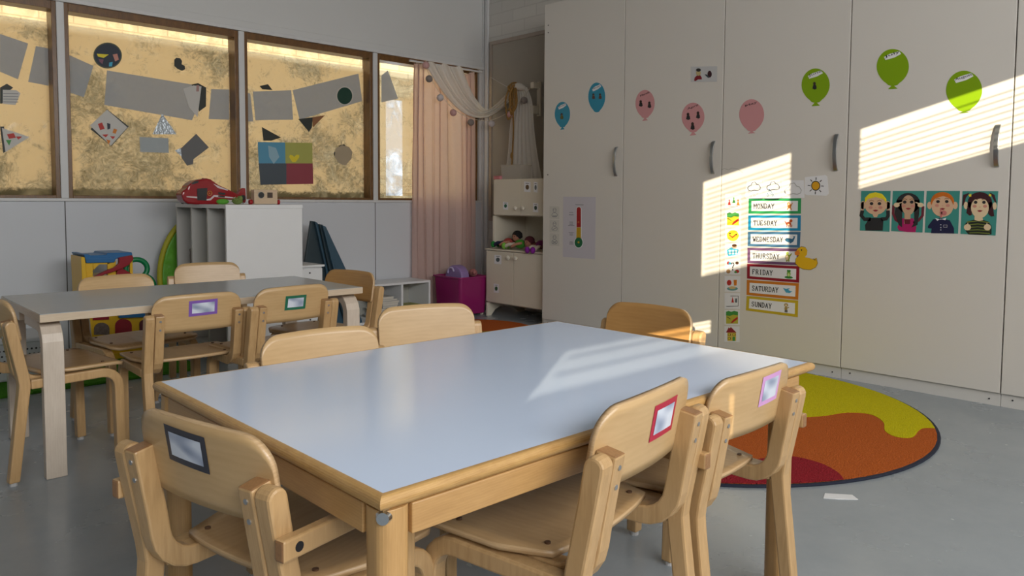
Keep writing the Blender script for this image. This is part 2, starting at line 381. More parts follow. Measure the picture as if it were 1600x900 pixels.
# wall behind the camera with openings shaped for the sun patches, and slatted blinds
holes = [(-3.66, -3.56, 1.38, 1.545), (-3.67, -3.60, 1.548, 1.60), (-3.54, -3.47, 1.535, 1.60), (-4.40, -3.45, 1.602, 1.70), (-3.65, -2.68, 1.985, 2.61), (-2.17, 1.20, 2.27, 2.61)]
xs_ = sorted({XL, XB, *[h[0] for h in holes], *[h[1] for h in holes]}); zs_ = sorted({0, ZC, *[h[2] for h in holes], *[h[3] for h in holes]})
bm = bmesh.new()
for i in range(len(xs_) - 1):
    for j in range(len(zs_) - 1):
        xm, zm = (xs_[i] + xs_[i + 1]) / 2, (zs_[j] + zs_[j + 1]) / 2
        if not any(h[0] < xm < h[1] and h[2] < zm < h[3] for h in holes): box(xs_[i], xs_[i + 1], YB - .06, YB, zs_[j], zs_[j + 1], bm)
struct('wall_front', bm, M_WALL)
bm = bmesh.new()
for x0, x1, z0, z1 in ((-3.66, 1.2, 1.97, 2.60), (-4.40, -3.45, 1.61, 1.74)):
    z = z0 + .015
    while z < z1 - .01:
        box(x0, x1, YB - .096, YB - .076, z, z + .0015, bm); z += .032
o = obj('window_blind', bm, M_WHITE); tag(o, 'white slatted blind in the windows behind the viewer', 'blind')

# outdoors beyond the smeared panes
bm = bmesh.new()
YO = 8.0
box(-4, 5.40, YO, YO + .3, -.5, 4.6, bm); box(5.86, 12, YO, YO + .3, -.5, 4.6, bm); box(5.40, 5.86, YO, YO + .3, -.5, 1.05, bm); box(5.40, 5.86, YO, YO + .3, 2.29, 4.6, bm)
o = obj('outdoor_brick_wall', bm, M_OUT); tag(o, 'sunlit ochre brick wall outside, seen blurred through the smeared panes', 'wall'); o['kind'] = 'structure'
o = obj('outdoor_ground', box(-6, 14, YW + .2, YO + 3, -.6, -.5), mat('snowy_ground', (0.75, 0.72, 0.66), .9, var=.1)); o['kind'] = 'structure'
# ------------------------------------------------------------------ fitted cupboards
YS, WD = 4.1755, 0.7874
for k in range(6):
    y1 = YS - k * WD; y0 = y1 - WD
    desc = ['cream tall cupboard nearest the window wall with two blue balloons on its door',
            'cream tall cupboard with two pink balloons and a small photo card',
            'cream tall cupboard carrying the weekday cards and weather pictures',
            'cream tall cupboard with the four turquoise portrait cards on its door',
            'cream tall cupboard at the right edge of the photo, cut off by it',
            'cream tall cupboard farthest right, beyond the photo edge'][k]
    t = thing('storage_cupboard', desc, 'cupboard', (XC, (y0 + y1) / 2, 0), 0, 'row of tall cream cupboards')
    hw = WD / 2
    obj('body', box(.022, XB - XC - .001, -hw + .0005, hw - .0005, .068, 2.5), M_CUP, t)
    obj('plinth', box(.016, .034, -hw + .001, hw - .001, 0, .0675), M_PLINTH, t)
    d = obj('door', box(0, .019, -hw + .003, hw - .003, .068, 2.5077), M_CUP, t, bevel=.0015)
    if k < 5:
        hy = -hw + .057
        pts = [(-.001, hy, 1.180), (-.012, hy, 1.188), (-.026, hy, 1.225), (-.033, hy, 1.281), (-.026, hy, 1.337), (-.012, hy, 1.374), (-.001, hy, 1.382)]
        sp = smoothpath(pts, 5); hb = bmesh.new()
        out = [(p.x, p.z) for p in sp]; bd = band(out, .009)
        prism(bd, lambda p: (p[0], hy - .011, p[1]), lambda p: (p[0], hy + .011, p[1]), hb)
        obj('handle', hb, M_STEEL, d, bevel=.002, label='curved grey metal handle')
        for s, zz in ((hw - .05, .04), (-hw + .05, .03)):
            obj('screw', cyl((.0165, s, zz), (.013, s, zz), .004, n=10), M_DARK, bpy.data.objects[t.children[1].name])
# left-end panel is the body side itself; small cam covers on the first door edge
for (u, v) in ((856.7, 39.5), (856.7, 51), (856, 273)):
    p = at('x', XC, u, v)
    obj('hinge_screw', cyl((-.0015, p.y - (YS - WD / 2), p.z), (.001, p.y - (YS - WD / 2), p.z), .005, n=8), M_DARK, bpy.data.objects['storage_cupboard'])

# ------------------------------------------------------------------ bent-ply chairs
def upper(z): return .04 - (z - .345) * (.040 / .225)       # rear edge of the raked posts
def make_chair():
    t = thing('chair', '', 'chair', (0, 0, 0), 0, 'bent birch plywood children\'s chairs')
    sh = lambda pts: [(p[0] - .2, p[1]) for p in pts]
    rear = [(0.0, .012), (.022, .20), (.037, .32), (.0395, .35), (.036, .38), (upper(.5), .5), (upper(.548), .548)]
    top = arc(upper(.556) + .0185, .556, .0185, 170, 10, 7)
    front = [(upper(.5) + .037, .5), (.073, .38), (.0765, .345), (.074, .32), (.058, .20), (.034, .012)]
    jp = [(upper(.572) + .0195, .572), (upper(.5) + .0195, .5), (upper(.44) + .0195, .44)] + \
         [(.1165 + .070 * math.cos(a), .418 + .070 * math.sin(a)) for a in [math.radians(x) for x in (186, 203, 220, 238, 255, 270)]] + [(.17, .348), (.25, .348)]
    lp = [(.0765, .346), (.20, .347), (.315, .3475)] + [(.315 + .058 * math.cos(a), .2895 + .058 * math.sin(a)) for a in [math.radians(x) for x in (72, 54, 36, 18, 2)]] + [(.374, .25), (.378, .012)]
    for s in (-1, 1):
        xa, xb = sorted((s * .1705, s * .205))
        o = obj('rear_leg', yz(sh(rear + top + front), xa, xb), W_LEG, t, bevel=.005)
        obj('glide', cyl((s * .188, -.183, 0), (s * .188, -.183, .013), .013, n=12), M_GLIDE, o)
        o = obj('front_leg', yz(sh(band(lp, .034)), xa, xb), W_LEG, t, bevel=.005)
        obj('glide', cyl((s * .188, .178, 0), (s * .188, .178, .013), .013, n=12), M_GLIDE, o)
        xa, xb = sorted((s * .135, s * .169))
        o = obj('back_post', yz(sh(band(jp, .038)), xa, xb), W_LEG, t, bevel=.004)
        endgrain(o, lambda p: p.normal.z > .9 and p.center.z > .56)
        for z in (.548, .515):
            y = upper(z) - .2
            obj('screw', cyl((s * .152, y - .0015, z), (s * .152, y + .002, z + .0003), .0045, n=10), M_SCREW, o)
    # seat
    rows = []; N = 16
    for i in range(N + 1):
        f = i / N; y = -.080 + f * .285
        r = []
        hwid = .166 + .034 * min(1, f * 3.0) if f < .34 else .200
        if f > .84: hwid = .200 - .035 * (1 - math.sqrt(max(0, 1 - ((f - .84) / .16) ** 2)))
        for j in range(13):
            g = j / 12 * 2 - 1; x = g * hwid
            z = .377 - .0035 * (1 - g * g) * math.sin(PI * f) - (.012 * ((f - .82) / .18) ** 2 if f > .82 else 0)
            yy = y - (.018 * (1 - g * g) if i == 0 else .018 * (1 - g * g) * max(0, 1 - f * 4))
            r.append((x, yy, z))
        rows.append(r)
    seat = obj('seat', sheet(rows), [W_SEAT, W_EDGE], t, smooth=True)
    md = seat.modifiers.new('thick', 'SOLIDIFY'); md.thickness = .0115; md.offset = 0; md.material_offset_rim = 1
    for x, y in ((-.145, -.055), (.145, -.055), (-.165, .13), (.165, .13)):
        obj('seat_screw', cyl((x, y, .381), (x, y, .3855), .0055, n=10), mat('brown_plug', (.10, .05, .025), .5), seat)
    # backrest
    rows = []; HB = .172
    for i in range(29):
        g = i / 28 * 2 - 1; x = HB * math.sin(g * PI / 2 * .999); ax = abs(x)
        zt = .643 - .006 * (x / HB) ** 2; zb = .497 - .002 * (1 - (x / HB) ** 2)
        r = .052
        if ax > HB - r: zt -= r - math.sqrt(max(0, r * r - (ax - (HB - r)) ** 2))
        r = .012
        if ax > HB - r: zb += r - math.sqrt(max(0, r * r - (ax - (HB - r)) ** 2))
        row = []
        for j in range(9):
            z = zb + (zt - zb) * j / 8
            y = upper(z) + .036 + .007 - .2 - .013 * (1 - (x / .155) ** 2)
            row.append((x, y, z))
        rows.append(row)
    b = obj('backrest', sheet(rows), [W_PLY, W_EDGE], t, smooth=True)
    md = b.modifiers.new('thick', 'SOLIDIFY'); md.thickness = .011; md.offset = 0; md.material_offset_rim = 1
    return t

def tag_mat():
    mt, t, b = nt('blurred_name_paper'); b.inputs['Roughness'].default_value = .4
    tc = t.nodes.new('ShaderNodeTexCoord'); mp = t.nodes.new('ShaderNodeMapping'); mp.inputs['Scale'].default_value = (1, 1, 2.2)
    t.links.new(tc.outputs['Object'], mp.inputs['Vector'])
    n = t.nodes.new('ShaderNodeTexNoise'); n.inputs['Scale'].default_value = 16; n.inputs['Detail'].default_value = 0
    t.links.new(mp.outputs[0], n.inputs['Vector'])
    rp = t.nodes.new('ShaderNodeValToRGB'); rp.color_ramp.elements[0].position = .34; rp.color_ramp.elements[1].position = .62
    rp.color_ramp.elements[0].color = (.30, .36, .50, 1); rp.color_ramp.elements[1].color = (.72, .78, .88, 1)
    t.links.new(n.outputs['Fac'], rp.inputs[0]); t.links.new(rp.outputs[0], b.inputs['Base Color'])
    return mt
M_TAG = tag_mat()
def name_tag(ch, col, cname, cx, cz, w=.105, h=.062, tilt=0.0):
    """laminated card with a coloured border on the rear of a backrest"""
    bm = bmesh.new()
    def P(a, b, off):
        ca, sa = math.cos(tilt), math.sin(tilt); x = cx + a * ca - b * sa; z = cz + a * sa + b * ca
        y = upper(z) + .036 + .007 - .2 - .013 * (1 - (x / .155) ** 2) - .0058 - off
        return (x, y, z)
    for mi, (W, H, off) in enumerate(((w, h, .0008), (w - .024, h - .022, .0014))):
        rows = [[P(-W / 2 + W * i / 8, -H / 2 + H * j / 2, off) for j in range(3)] for i in range(9)]
        n0 = len(bm.faces); sheet(rows, bm); bm.faces.ensure_lookup_table()
        for f in bm.faces[n0:]: f.material_index = mi
    obj('name_tag', bm, [flat('tag_' + cname, col, .35), M_TAG], ch, label='name card with a %s border and blurred writing' % cname)
def armrests(ch):
    for s in (-1, 1):
        x0, x1 = sorted((s * .2055, s * .227))
        a = obj('armrest', box(x0, x1, -.190, .13, .468, .502), W_LEG, ch, bevel=.004, label='straight wooden side bar')
        endgrain(a, lambda p: p.normal.y < -.9)
        obj('bolt', cyl((s * .2275, -.160, .485), (s * .2265 - s * .004, -.160, .485), .008, n=14), M_DARK, a)
        xs, xe = sorted((s * .206, s * .226))
        b = obj('arm_support', box(xs, xe, .070, .105, .30, .4675), W_LEG, ch, bevel=.003)
        obj('bolt', cyl((s * .2270, .0875, .325), (s * .222, .0875, .325), .008, n=14), M_DARK, b)

R = math.radians
GB = 'bent birch plywood children\'s chairs'
chairs = {
 'A': (.632, 1.272, -76.5, 'birch chair with charcoal-bordered name card at the left end of the pale blue table'),
 'B': (1.090, .988, 9.2, 'birch chair with red-bordered name card at the near side of the blue table'),
 'C': (1.540, 1.007, 0, 'birch chair with pink-bordered name card and side bars, beside the red-tagged chair'),
 'D': (1.033, 1.699, 176.3, 'untagged birch chair behind the blue table, left of its two far-side chairs'),
 'E': (1.511, 1.914, 162.2, 'untagged birch chair behind the blue table, right of its two far-side chairs'),
 'F': (1.975, 1.561, 92.7, 'honey-backed chair at the cupboard end of the pale blue table'),
 'G': (.682, 3.270, -83, 'birch chair seen side-on at the left end of the grey table'),
 'H': (1.134, 3.125, -1.0, 'birch chair with purple-bordered name card at the grey table'),
 'I': (1.482, 3.061, 4.6, 'birch chair with green-bordered name card at the grey table'),
 'J': (1.107, 3.646, 189.1, 'untagged birch chair across the grey table, in front of the yellow toy garage'),
 'K': (1.640, 4.076, 168.7, 'untagged birch chair across the grey table, in front of the white slotted cabinet'),
 'L': (1.874, 3.300, 102.3, 'honey-backed chair at the right end of the grey table, near the blue mats'),
}
CH = {}
proto = make_chair()
for i, (kx, (x, y, a, lab)) in enumerate(chairs.items()):
    if i == 0:
        proto.location = (x, y, 0); proto.rotation_euler = (0, 0, R(a)); proto['label'] = lab; CH[kx] = proto
        clean = None
    else:
        CH[kx] = dup(proto, (x, y, 0), R(a), lab, GB)
for kx, sc_ in (('B', 1.03), ('C', .98), ('H', .985)): CH[kx].scale = (sc_,) * 3
name_tag(CH['A'], (.045, .045, .06), 'charcoal', -.020, .592, .112, .064, R(-2))
name_tag(CH['B'], (.48, .015, .05), 'red', .045, .580, .100, .068)
name_tag(CH['C'], (.72, .38, .72), 'pink', .060, .590, .095, .072, R(2))
name_tag(CH['H'], (.24, .12, .46), 'purple', .015, .586, .112, .062, R(1))
name_tag(CH['I'], (.02, .16, .09), 'green', .005, .572, .098, .060, R(-1))
armrests(CH['A']); armrests(CH['C'])

W_PLY_SHADE = wood('honey_varnished_ply', (0.52, 0.29, 0.10), (0.42, 0.22, 0.07), (1.2, 1, 5))  # darker ply copy: shade on these two backs put into the colour
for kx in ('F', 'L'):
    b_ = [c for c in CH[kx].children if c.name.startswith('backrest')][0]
    b_.data = b_.data.copy(); b_.data.materials[0] = W_PLY_SHADE; b_['label'] = 'darker honey-coloured backrest'
# ------------------------------------------------------------------ front table
t = thing('table', 'large pale blue-topped table with rounded wooden rim in the foreground', 'table', (1.2253, 1.3113, 0))
ox, oy = 1.2253, 1.3113
lx, ly, TZ = .6424, .43735, .5923
obj('tabletop', box(-lx, lx, -ly, ly, TZ - .022, TZ), M_LAM, t)
prof = [(0, 0)] + [(.004 + .010 * math.sin(math.radians(x)), -.011 + .011 * math.cos(math.radians(x))) for x in range(0, 181, 20)] + [(0, -.026), (-.02, -.026), (-.02, -.0222), (0, -.0222)]
bm = bmesh.new(); rings = []
for dx, dy in ((1, 1), (-1, 1), (-1, -1), (1, -1)):
    for a in (0,):
        rings.append([bm.verts.new((dx * (lx + p[0]), dy * (ly + p[0]), TZ + p[1])) for p in prof])
for i in range(4):
    A, B = rings[i], rings[(i + 1) % 4]
    for k in range(len(prof)): bm.faces.new((A[k], A[(k + 1) % len(prof)], B[(k + 1) % len(prof)], B[k]))
obj('edge_rim', bm, W_RIM, t, smooth=False)
AZ0, AZ1 = .520, TZ - .0265
ap = [(-lx + .048, lx - .048, -ly - .003, -ly + .017), (-lx + .048, lx - .048, ly - .017, ly + .003), (-lx - .003, -lx + .017, -ly + .048, ly - .048), (lx - .017, lx + .003, -ly + .048, ly - .048)]
for q in ap: obj('apron', box(*q, AZ0, AZ1), W_APRON, t, bevel=.002)
for sx in (-1, 1):
    for sy in (-1, 1):
        cx, cy = sx * (lx - .022 - (.038 if sx > 0 else 0)), sy * (ly - .022 - (.016 if sx > 0 else 0))
        g = obj('leg', xy(rrect(cx - .027, cx + .027, cy - .027, cy + .027, .020, 6), 0, AZ1), W_FLEG, t, bevel=.001)
        d = Vector((sx, sy, 0)).normalized(); c = Vector((cx, cy, .556)) + d * .0290
        obj('bolt_cap', cyl(c - d * .004, c + d * .0050, .0125, .0090, 24), mat('domed_chrome', (.62, .64, .66), .18, metal=1), g)

# ------------------------------------------------------------------ grey table behind
t = thing('table', 'grey-topped rectangular table with pale bent legs, behind the pale blue one', 'table', (1.2634, 3.3667, 0))
lx2, ly2 = .6519, .3362
obj('tabletop', box(-lx2 + .001, lx2 - .001, -ly2 + .001, ly2 - .001, TZ - .0005, TZ + .0012), M_GREYLAM, t)
obj('table_core', box(-lx2, lx2, -ly2, ly2, TZ - .028, TZ - .0006), W_BEDGE, t, bevel=.001)
for sx in (-1, 1):
    for sy in (-1, 1):
        pth = [(sy * (ly2 - .032), 0), (sy * (ly2 - .032), .46)] + [(sy * (ly2 - .102 + .070 * math.cos(R(a))), .474 + .070 * math.sin(R(a))) for a in (10, 30, 50, 70, 90)] + [(sy * (ly2 - .29), .544)]
        x0 = sx * (lx2 - .042) - .0335
        obj('leg', yz(band(pth, .038), x0, x0 + .067), W_TLEG, t, bevel=.003)

# ------------------------------------------------------------------ rugs
def rug_mat():
    mt, t, b = nt('tufted_rug'); b.inputs['Roughness'].default_value = .95; b.inputs['Specular IOR Level'].default_value = .1
    b.inputs['Sheen Weight'].default_value = .0
    return mt, t, b
def pile(name, col):
    if name in MC: return MC[name]
    m_ = mat(name, col, .95, var=.22, vscale=90, bump=.9, bscale=170, spec=.1); return m_
RY, RO, RR, RG = pile('rug_yellow', (.62, .54, .008)), pile('rug_orange', (.50, .115, .022)), pile('rug_red', (.30, .018, .028)), pile('rug_green', (.16, .30, .02))
RC = Vector((3.17, 2.08, 0)); RRAD = 1.085
t = thing('rug', 'round rug in yellow, orange and red waves on the floor by the cupboards', 'rug', (RC.x, RC.y, 0))
def clipdisc(pts, c, r):
    return pts
obj('edge_binding', xy([(RRAD * math.cos(R(a)), RRAD * math.sin(R(a))) for a in range(0, 360, 4)], 0, .009), mat('navy_binding', (.012, .016, .035), .9), t, bevel=.003)
def disc_region(test_poly, m_, z, name):
    """part of the disc inside a polygon, both given in rug coordinates"""
    out = test_poly
    # Sutherland-Hodgman against the circle polygon
    N = 72; rr = RRAD - .014; circ = [(rr * math.cos(2 * PI * i / N), rr * math.sin(2 * PI * i / N)) for i in range(N)]
    for i in range(N):
        a, b = circ[i], circ[(i + 1) % N]; inp = out; out = []
        if not inp: return
        def ins(p): return (b[0] - a[0]) * (p[1] - a[1]) - (b[1] - a[1]) * (p[0] - a[0]) >= 0
        for j in range(len(inp)):
            P, Q = inp[j - 1], inp[j]
            def cut():
                dx, dy = Q[0] - P[0], Q[1] - P[1]; ex, ey = b[0] - a[0], b[1] - a[1]
                s = ((a[0] - P[0]) * ey - (a[1] - P[1]) * ex) / (dx * ey - dy * ex); return (P[0] + s * dx, P[1] + s * dy)
            if ins(Q):
                if not ins(P): out.append(cut())
                out.append(Q)
            elif ins(P): out.append(cut())
    clean = [out[0]]
    for p in out[1:]:
        if math.hypot(p[0] - clean[-1][0], p[1] - clean[-1][1]) > .002: clean.append(p)
    obj(name, xy(clean, .0085, z), m_, t)
def fl(pxs, n=5):
    q = [at('z', .01, *p) - RC for p in pxs]; q = smoothpath([(p.x, p.y, 0) for p in q], n); return [(p.x, p.y) for p in q]
disc_region([(2, 2), (-2, 2), (-2, -2), (2, -2)], RO, .0110, 'orange_pile')
yb = fl([(1240, 655), (1265, 652), (1290, 650), (1325, 645), (1360, 648), (1380, 660), (1383, 674), (1400, 683), (1425, 684), (1437, 672), (1450, 669), (1480, 672)])
disc_region(yb + [(2.0, yb[-1][1] - .3), (2.0, 2.0), (yb[0][0] + .3, 2.0)], RY, .0125, 'yellow_pile')
rb = fl([(1050, 740), (1110, 735), (1165, 722), (1225, 713), (1275, 722), (1308, 738), (1322, 755), (1332, 768), (1345, 790)])
disc_region([(rb[0][0] - .6, rb[0][1] + .3)] + rb + [(rb[-1][0] - .2, -2), (-2, -2)], RR, .0125, 'red_pile')
gb = fl([(1232, 575), (1238, 592), (1242, 600), (1238, 606), (1225, 608)])
# smaller orange rug beside the toy kitchen
t = thing('rug', 'small round orange rug with an olive wave, by the toy kitchen cupboard', 'rug', (3.78, 4.42, 0))
cr = Vector((3.78, 4.42, 0)); rs = .47
obj('orange_pile', xy([(rs * math.cos(R(a)), rs * math.sin(R(a))) for a in range(0, 360, 6)], 0, .010), RO, t, bevel=.003)
obj('olive_wave', xy([(-.38, -.24), (-.24, -.10), (-.05, -.12), (.10, -.20), (.20, -.33), (.05, -.42), (-.2, -.40)], .0095, .0115), pile('rug_olive', (.36, .28, .05)), t)
o = obj('play_mat', xy(rrect(-.6, 1.72, 4.44, 5.35, .08), 0, .016), pile('rug_leaf_green', (.07, .25, .02)), None, bevel=.004)
tag(o, 'leaf green play mat on the floor under the window wall', 'rug')
# scrap of clear tape at the rug's edge
bm = xy([(2.50, 1.10), (2.545, 1.115), (2.60, 1.045), (2.575, 1.015), (2.53, 1.06)], 0.0002, .0022)
o = obj('paper_scrap', bm, M_WHITE); tag(o, 'small white paper scrap on the floor at the rug edge', 'paper')

# ------------------------------------------------------------------ flat cards drawn on real planes
class Card:
    """thin layered paper: outlines measured on the plane axis=val, layers stacked towards the room"""
    def __init__(s, axis, val, org=(0, 0), sc=1.0, th=.0006, grow=0):
        s.ax, s.val, s.o, s.sc, s.bm, s.mats, s.n = axis, val, org, sc, bmesh.new(), [], 0; s.th = th
        s.dir = Vector((-1, 0, 0)) if axis == 'x' else Vector((0, -1, 0))
    def P(s, p): return at(s.ax, s.val, s.o[0] + p[0] / s.sc, s.o[1] + p[1] / s.sc)
    def poly(s, pts, m_, layer=None):
        if m_ not in s.mats: s.mats.append(m_)
        mi = s.mats.index(m_); s.n += 1; k = s.n if layer is None else layer
        off = s.dir * (s.th * k); back = s.dir * .0001
        Q = [s.P(p) for p in pts]
        prism(Q, lambda q: q + back, lambda q: q + off, s.bm, mi); return s
    def line(s, pts, wd, m_, layer=None):
        bd = band([(float(p[0]), float(p[1])) for p in pts], wd); return s.poly(bd, m_, layer)
    def done(s, name, label, cat, group=None, parent=None):
        o = obj(name, s.bm, s.mats, parent)
        return tag(o, label, cat, group) if not parent else o
XD = XC - .0005
PAPER = flat('white_paper', (.82, .82, .84), .35); INK = flat('black_ink', (.02, .02, .022)); GREYINK = flat('grey_ink', (.25, .25, .26))
BLUE = flat('balloon_blue', (.015, .27, .42), .4); PINK = flat('balloon_pink', (.64, .30, .31), .4); GREEN = flat('balloon_green', (.22, .38, .001), .4)
SKIN = flat('printed_skin', (.75, .48, .33)); 
def textobj(s, body, axis, val, u, v, hpx, m_, parent, slant=0.0, width=None, font_off=.0022):
    """raised lettering: baseline-left at photo point (u, v), capital height hpx pixels"""
    c = bpy.data.curves.new('lettering', 'FONT'); c.body = body; c.size = 1.0; c.extrude = 0.0
    o = bpy.data.objects.new('lettering', c)
    COL.objects.link(o); dg = bpy.context.evaluated_depsgraph_get(); me = bpy.data.meshes.new_from_object(o.evaluated_get(dg))
    COL.objects.unlink(o); bpy.data.objects.remove(o)
    p0 = at(axis, val, u, v); h = (at(axis, val, u, v - hpx) - p0).length
    xs = [w_.co.x for w_ in me.vertices]; x0, x1 = min(xs), max(xs)
    sc = h / .70; sx = sc
    if width: sx = (at(axis, val, u + width, v) - p0).length / (x1 - x0)
    rt = Vector((0, -1, 0)) if axis == 'x' else Vector((1, 0, 0)); nd = Vector((-1, 0, 0)) if axis == 'x' else Vector((0, -1, 0))
    rt2 = (rt * math.cos(slant) + Vector((0, 0, 1)) * math.sin(slant)); up = Vector((0, 0, 1)) * math.cos(slant) - rt * math.sin(slant)
    bm = bmesh.new(); bm.from_mesh(me)
    for q in bm.verts: q.co = p0 + rt2 * ((q.co.x - x0) * sx) + up * (q.co.y * sc) + nd * font_off
    bpy.data.meshes.remove(me)
    ob = obj(s, bm, m_, parent)
    return ob
def onto(parent, o):  # keep world place when parented to a thing whose origin is the world origin
    o.parent = parent

def balloon(cx, cy, rx, ry, ytail, m_, label, month, lh, blobs, group):
    c = Card('x', XD)
    pts = []
    for i in range(40):
        a = 2 * PI * i / 40; x = math.sin(a); y = -math.cos(a)
        k = 1 - .16 * max(0, y) ** 2 * abs(x)
        pts.append((cx + rx * x * k, cy + ry * y + (ry * .06 if y > .95 else 0)))
    c.poly(pts, m_, 1)
    c.poly([(cx - rx * .20 , cy + ry * .84), (cx + rx * .20, cy + ry * .84), (cx + rx * .09, cy + ry * 1.06), (cx + rx * .30, ytail), (cx - rx * .30, ytail + 1), (cx - rx * .09, cy + ry * 1.06)], m_, .5)
    lp = [(cx - rx * .55, cy - ry * .55), (cx - rx * .2, cy - ry * .72), (cx + rx * .4, cy - ry * .88), (cx + rx * .52, cy - ry * .72), (cx + rx * .1, cy - ry * .52), (cx - rx * .45, cy - ry * .38)]
    c.poly(lp, flat('label_white_' + m_.name, tuple(.35 * a_ + .45 for a_ in m_.diffuse_color[:3])) if False else (PAPER if m_ is not PINK else PINK), 2)
    for kind, bx, by, bs in blobs:
        hair = flat('photo_hair', (.035, .02, .015)); top = flat('photo_top', (.10, .045, .03)); grn = flat('photo_olive', (.10, .10, .02))
        c.poly([(bx - bs * .8, by + bs * 1.5), (bx - bs * .5, by + bs * .2), (bx + bs * .1, by - bs * .2), (bx + bs * .6, by + bs * .4), (bx + bs * .75, by + bs * 1.5), (bx + .1 * bs, by + bs * 1.9)], (top, grn, INK)[kind], 3)
        c.poly(ell(bx - .05 * bs, by - bs * .35, bs * .5, bs * .62, 10), hair, 4)
        if kind < 2: c.poly(ell(bx + bs * .1, by - bs * .05, bs * .22, bs * .26, 8), flat('photo_face', (.30, .17, .11)), 5)
    o = c.done('balloon_sticker', label, 'sticker', group)
    textobj('month_lettering', month, 'x', XD, cx - rx * .48, cy - ry * .50, lh, INK, o, slant=R(14), width=rx * .95, font_off=.0024)
    return o
GBL = 'paper balloons on the cupboard doors'
balloon(878.8, 178.5, 12, 19.5, 202, BLUE, 'small blue paper balloon with one picture, lowest and leftmost on the cupboards', 'January', 2.4, [(1, 878, 180, 3.4)], GBL)
balloon(932.5, 151.5, 13.3, 22.5, 174.5, BLUE, 'blue paper balloon with two figures, left of the first door seam', 'February', 2.6, [(0, 927.5, 149, 3.2), (0, 938, 149, 3.2)], GBL)
balloon(1008, 162, 15, 21.5, 188, PINK, 'pink paper balloon with two dark figures side by side', 'March', 3, [(2, 1001.5, 160, 3.6), (2, 1015, 162, 3.6)], GBL)
balloon(1083, 183, 17.8, 22.5, 211, PINK, 'pink paper balloon with three dark figures near the second handle', 'April', 3.2, [(2, 1075.5, 180, 4), (2, 1091, 178, 4), (2, 1082.5, 195, 4.2)], GBL)
balloon(1174.5, 179.5, 19.5, 24.5, 208, PINK, 'plain pink paper balloon without pictures, right of the second seam', 'May', 3.2, [], GBL)
balloon(1274.5, 133, 22, 26, 165, GREEN, 'green paper balloon with one small face picture', 'June', 3.6, [(2, 1273, 132, 4.2)], GBL)
balloon(1395, 104.5, 25.2, 28, 138.5, GREEN, 'plain green paper balloon, the highest of all', 'July', 3.8, [], GBL)
balloon(1506.5, 141.5, 28.2, 31, 176, GREEN, 'green paper balloon farthest right, half lit by the sun', 'August', 4, [], GBL)

# photo card pair above the pink balloons
c = Card('x', XD, (1070, 95), 22.5)
c.poly([(215, 210), (1140, 190), (1130, 735), (215, 745)], flat('glossy_card', (.56, .56, .56), .2), 1)
c.poly([(330, 700), (350, 590), (430, 520), (540, 500), (600, 590), (600, 655), (470, 655), (380, 715)], flat('red_shirt', (.22, .01, .02)), 2)
c.poly(ell(485, 430, 80, 100), flat('print_skin_pale', (.52, .42, .2)), 3); c.poly(ell(487, 325, 80, 58), INK, 4)
c.poly(ell(875, 470, 75, 120), flat('maroon_ink', (.04, .008, .012)), 2); c.poly([(700, 480), (760, 480), (870, 560), (830, 610)], flat('steel_ink', (.05, .07, .08)), 3)
c.done('picture_card', 'clear card showing a red-shirted figure and a dark round shape, high on the second door', 'card')

# thermometer chart
c = Card('x', XD, (855, 300), 8.176)
c.poly([(205, 60), (620, 65), (612, 860), (200, 828)], flat('lilac_paper', (.60, .57, .62), .4), 1)
c.poly([(348, 640)] + ell(404, 645, 62, 74, 24)[1:], PAPER, 2) if False else None
TR = flat('thermo_red', (.36, .01, .01)); TY = flat('thermo_amber', (.55, .33, .01)); TG = flat('thermo_green', (.01, .14, .05))
c.poly(ell(405, 225, 36, 40, 10, 180, 360) + [(441, 640), (367, 640)], PAPER, 2); c.poly(ell(403, 645, 58, 74), PAPER, 2)
c.poly(ell(405, 222, 27, 30, 10, 180, 360) + [(432, 450), (376, 450)], TR, 3)
c.poly([(376, 452), (432, 452), (432, 600), (374, 600)], TY, 3); c.poly(ell(403, 645, 50, 65), TG, 4)
c.poly(ell(403, 642, 12, 14, 10), TY, 5); c.poly(ell(402, 385, 12, 14, 10), flat('thermo_orange', (.55, .12, .03)), 5)
c.poly([(362, 158), (465, 160), (465, 168), (362, 166)], GREYINK, 2)
for y, ws in ((258, (24, 0, 30)), (380, (22, 24, 22, 40)), (515, (32, 22, 20)), (632, (18, 24, 26))):
    for j, wd in enumerate(ws):
        if wd: c.poly([(308 - wd, y + j * 15), (308 + wd, y + j * 15 + 1), (308 + wd, y + j * 15 + 8), (308 - wd, y + j * 15 + 7)], GREYINK, 2)
c.done('thermometer_chart', 'lilac sheet with a red, amber and green thermometer on the first cupboard door', 'poster')
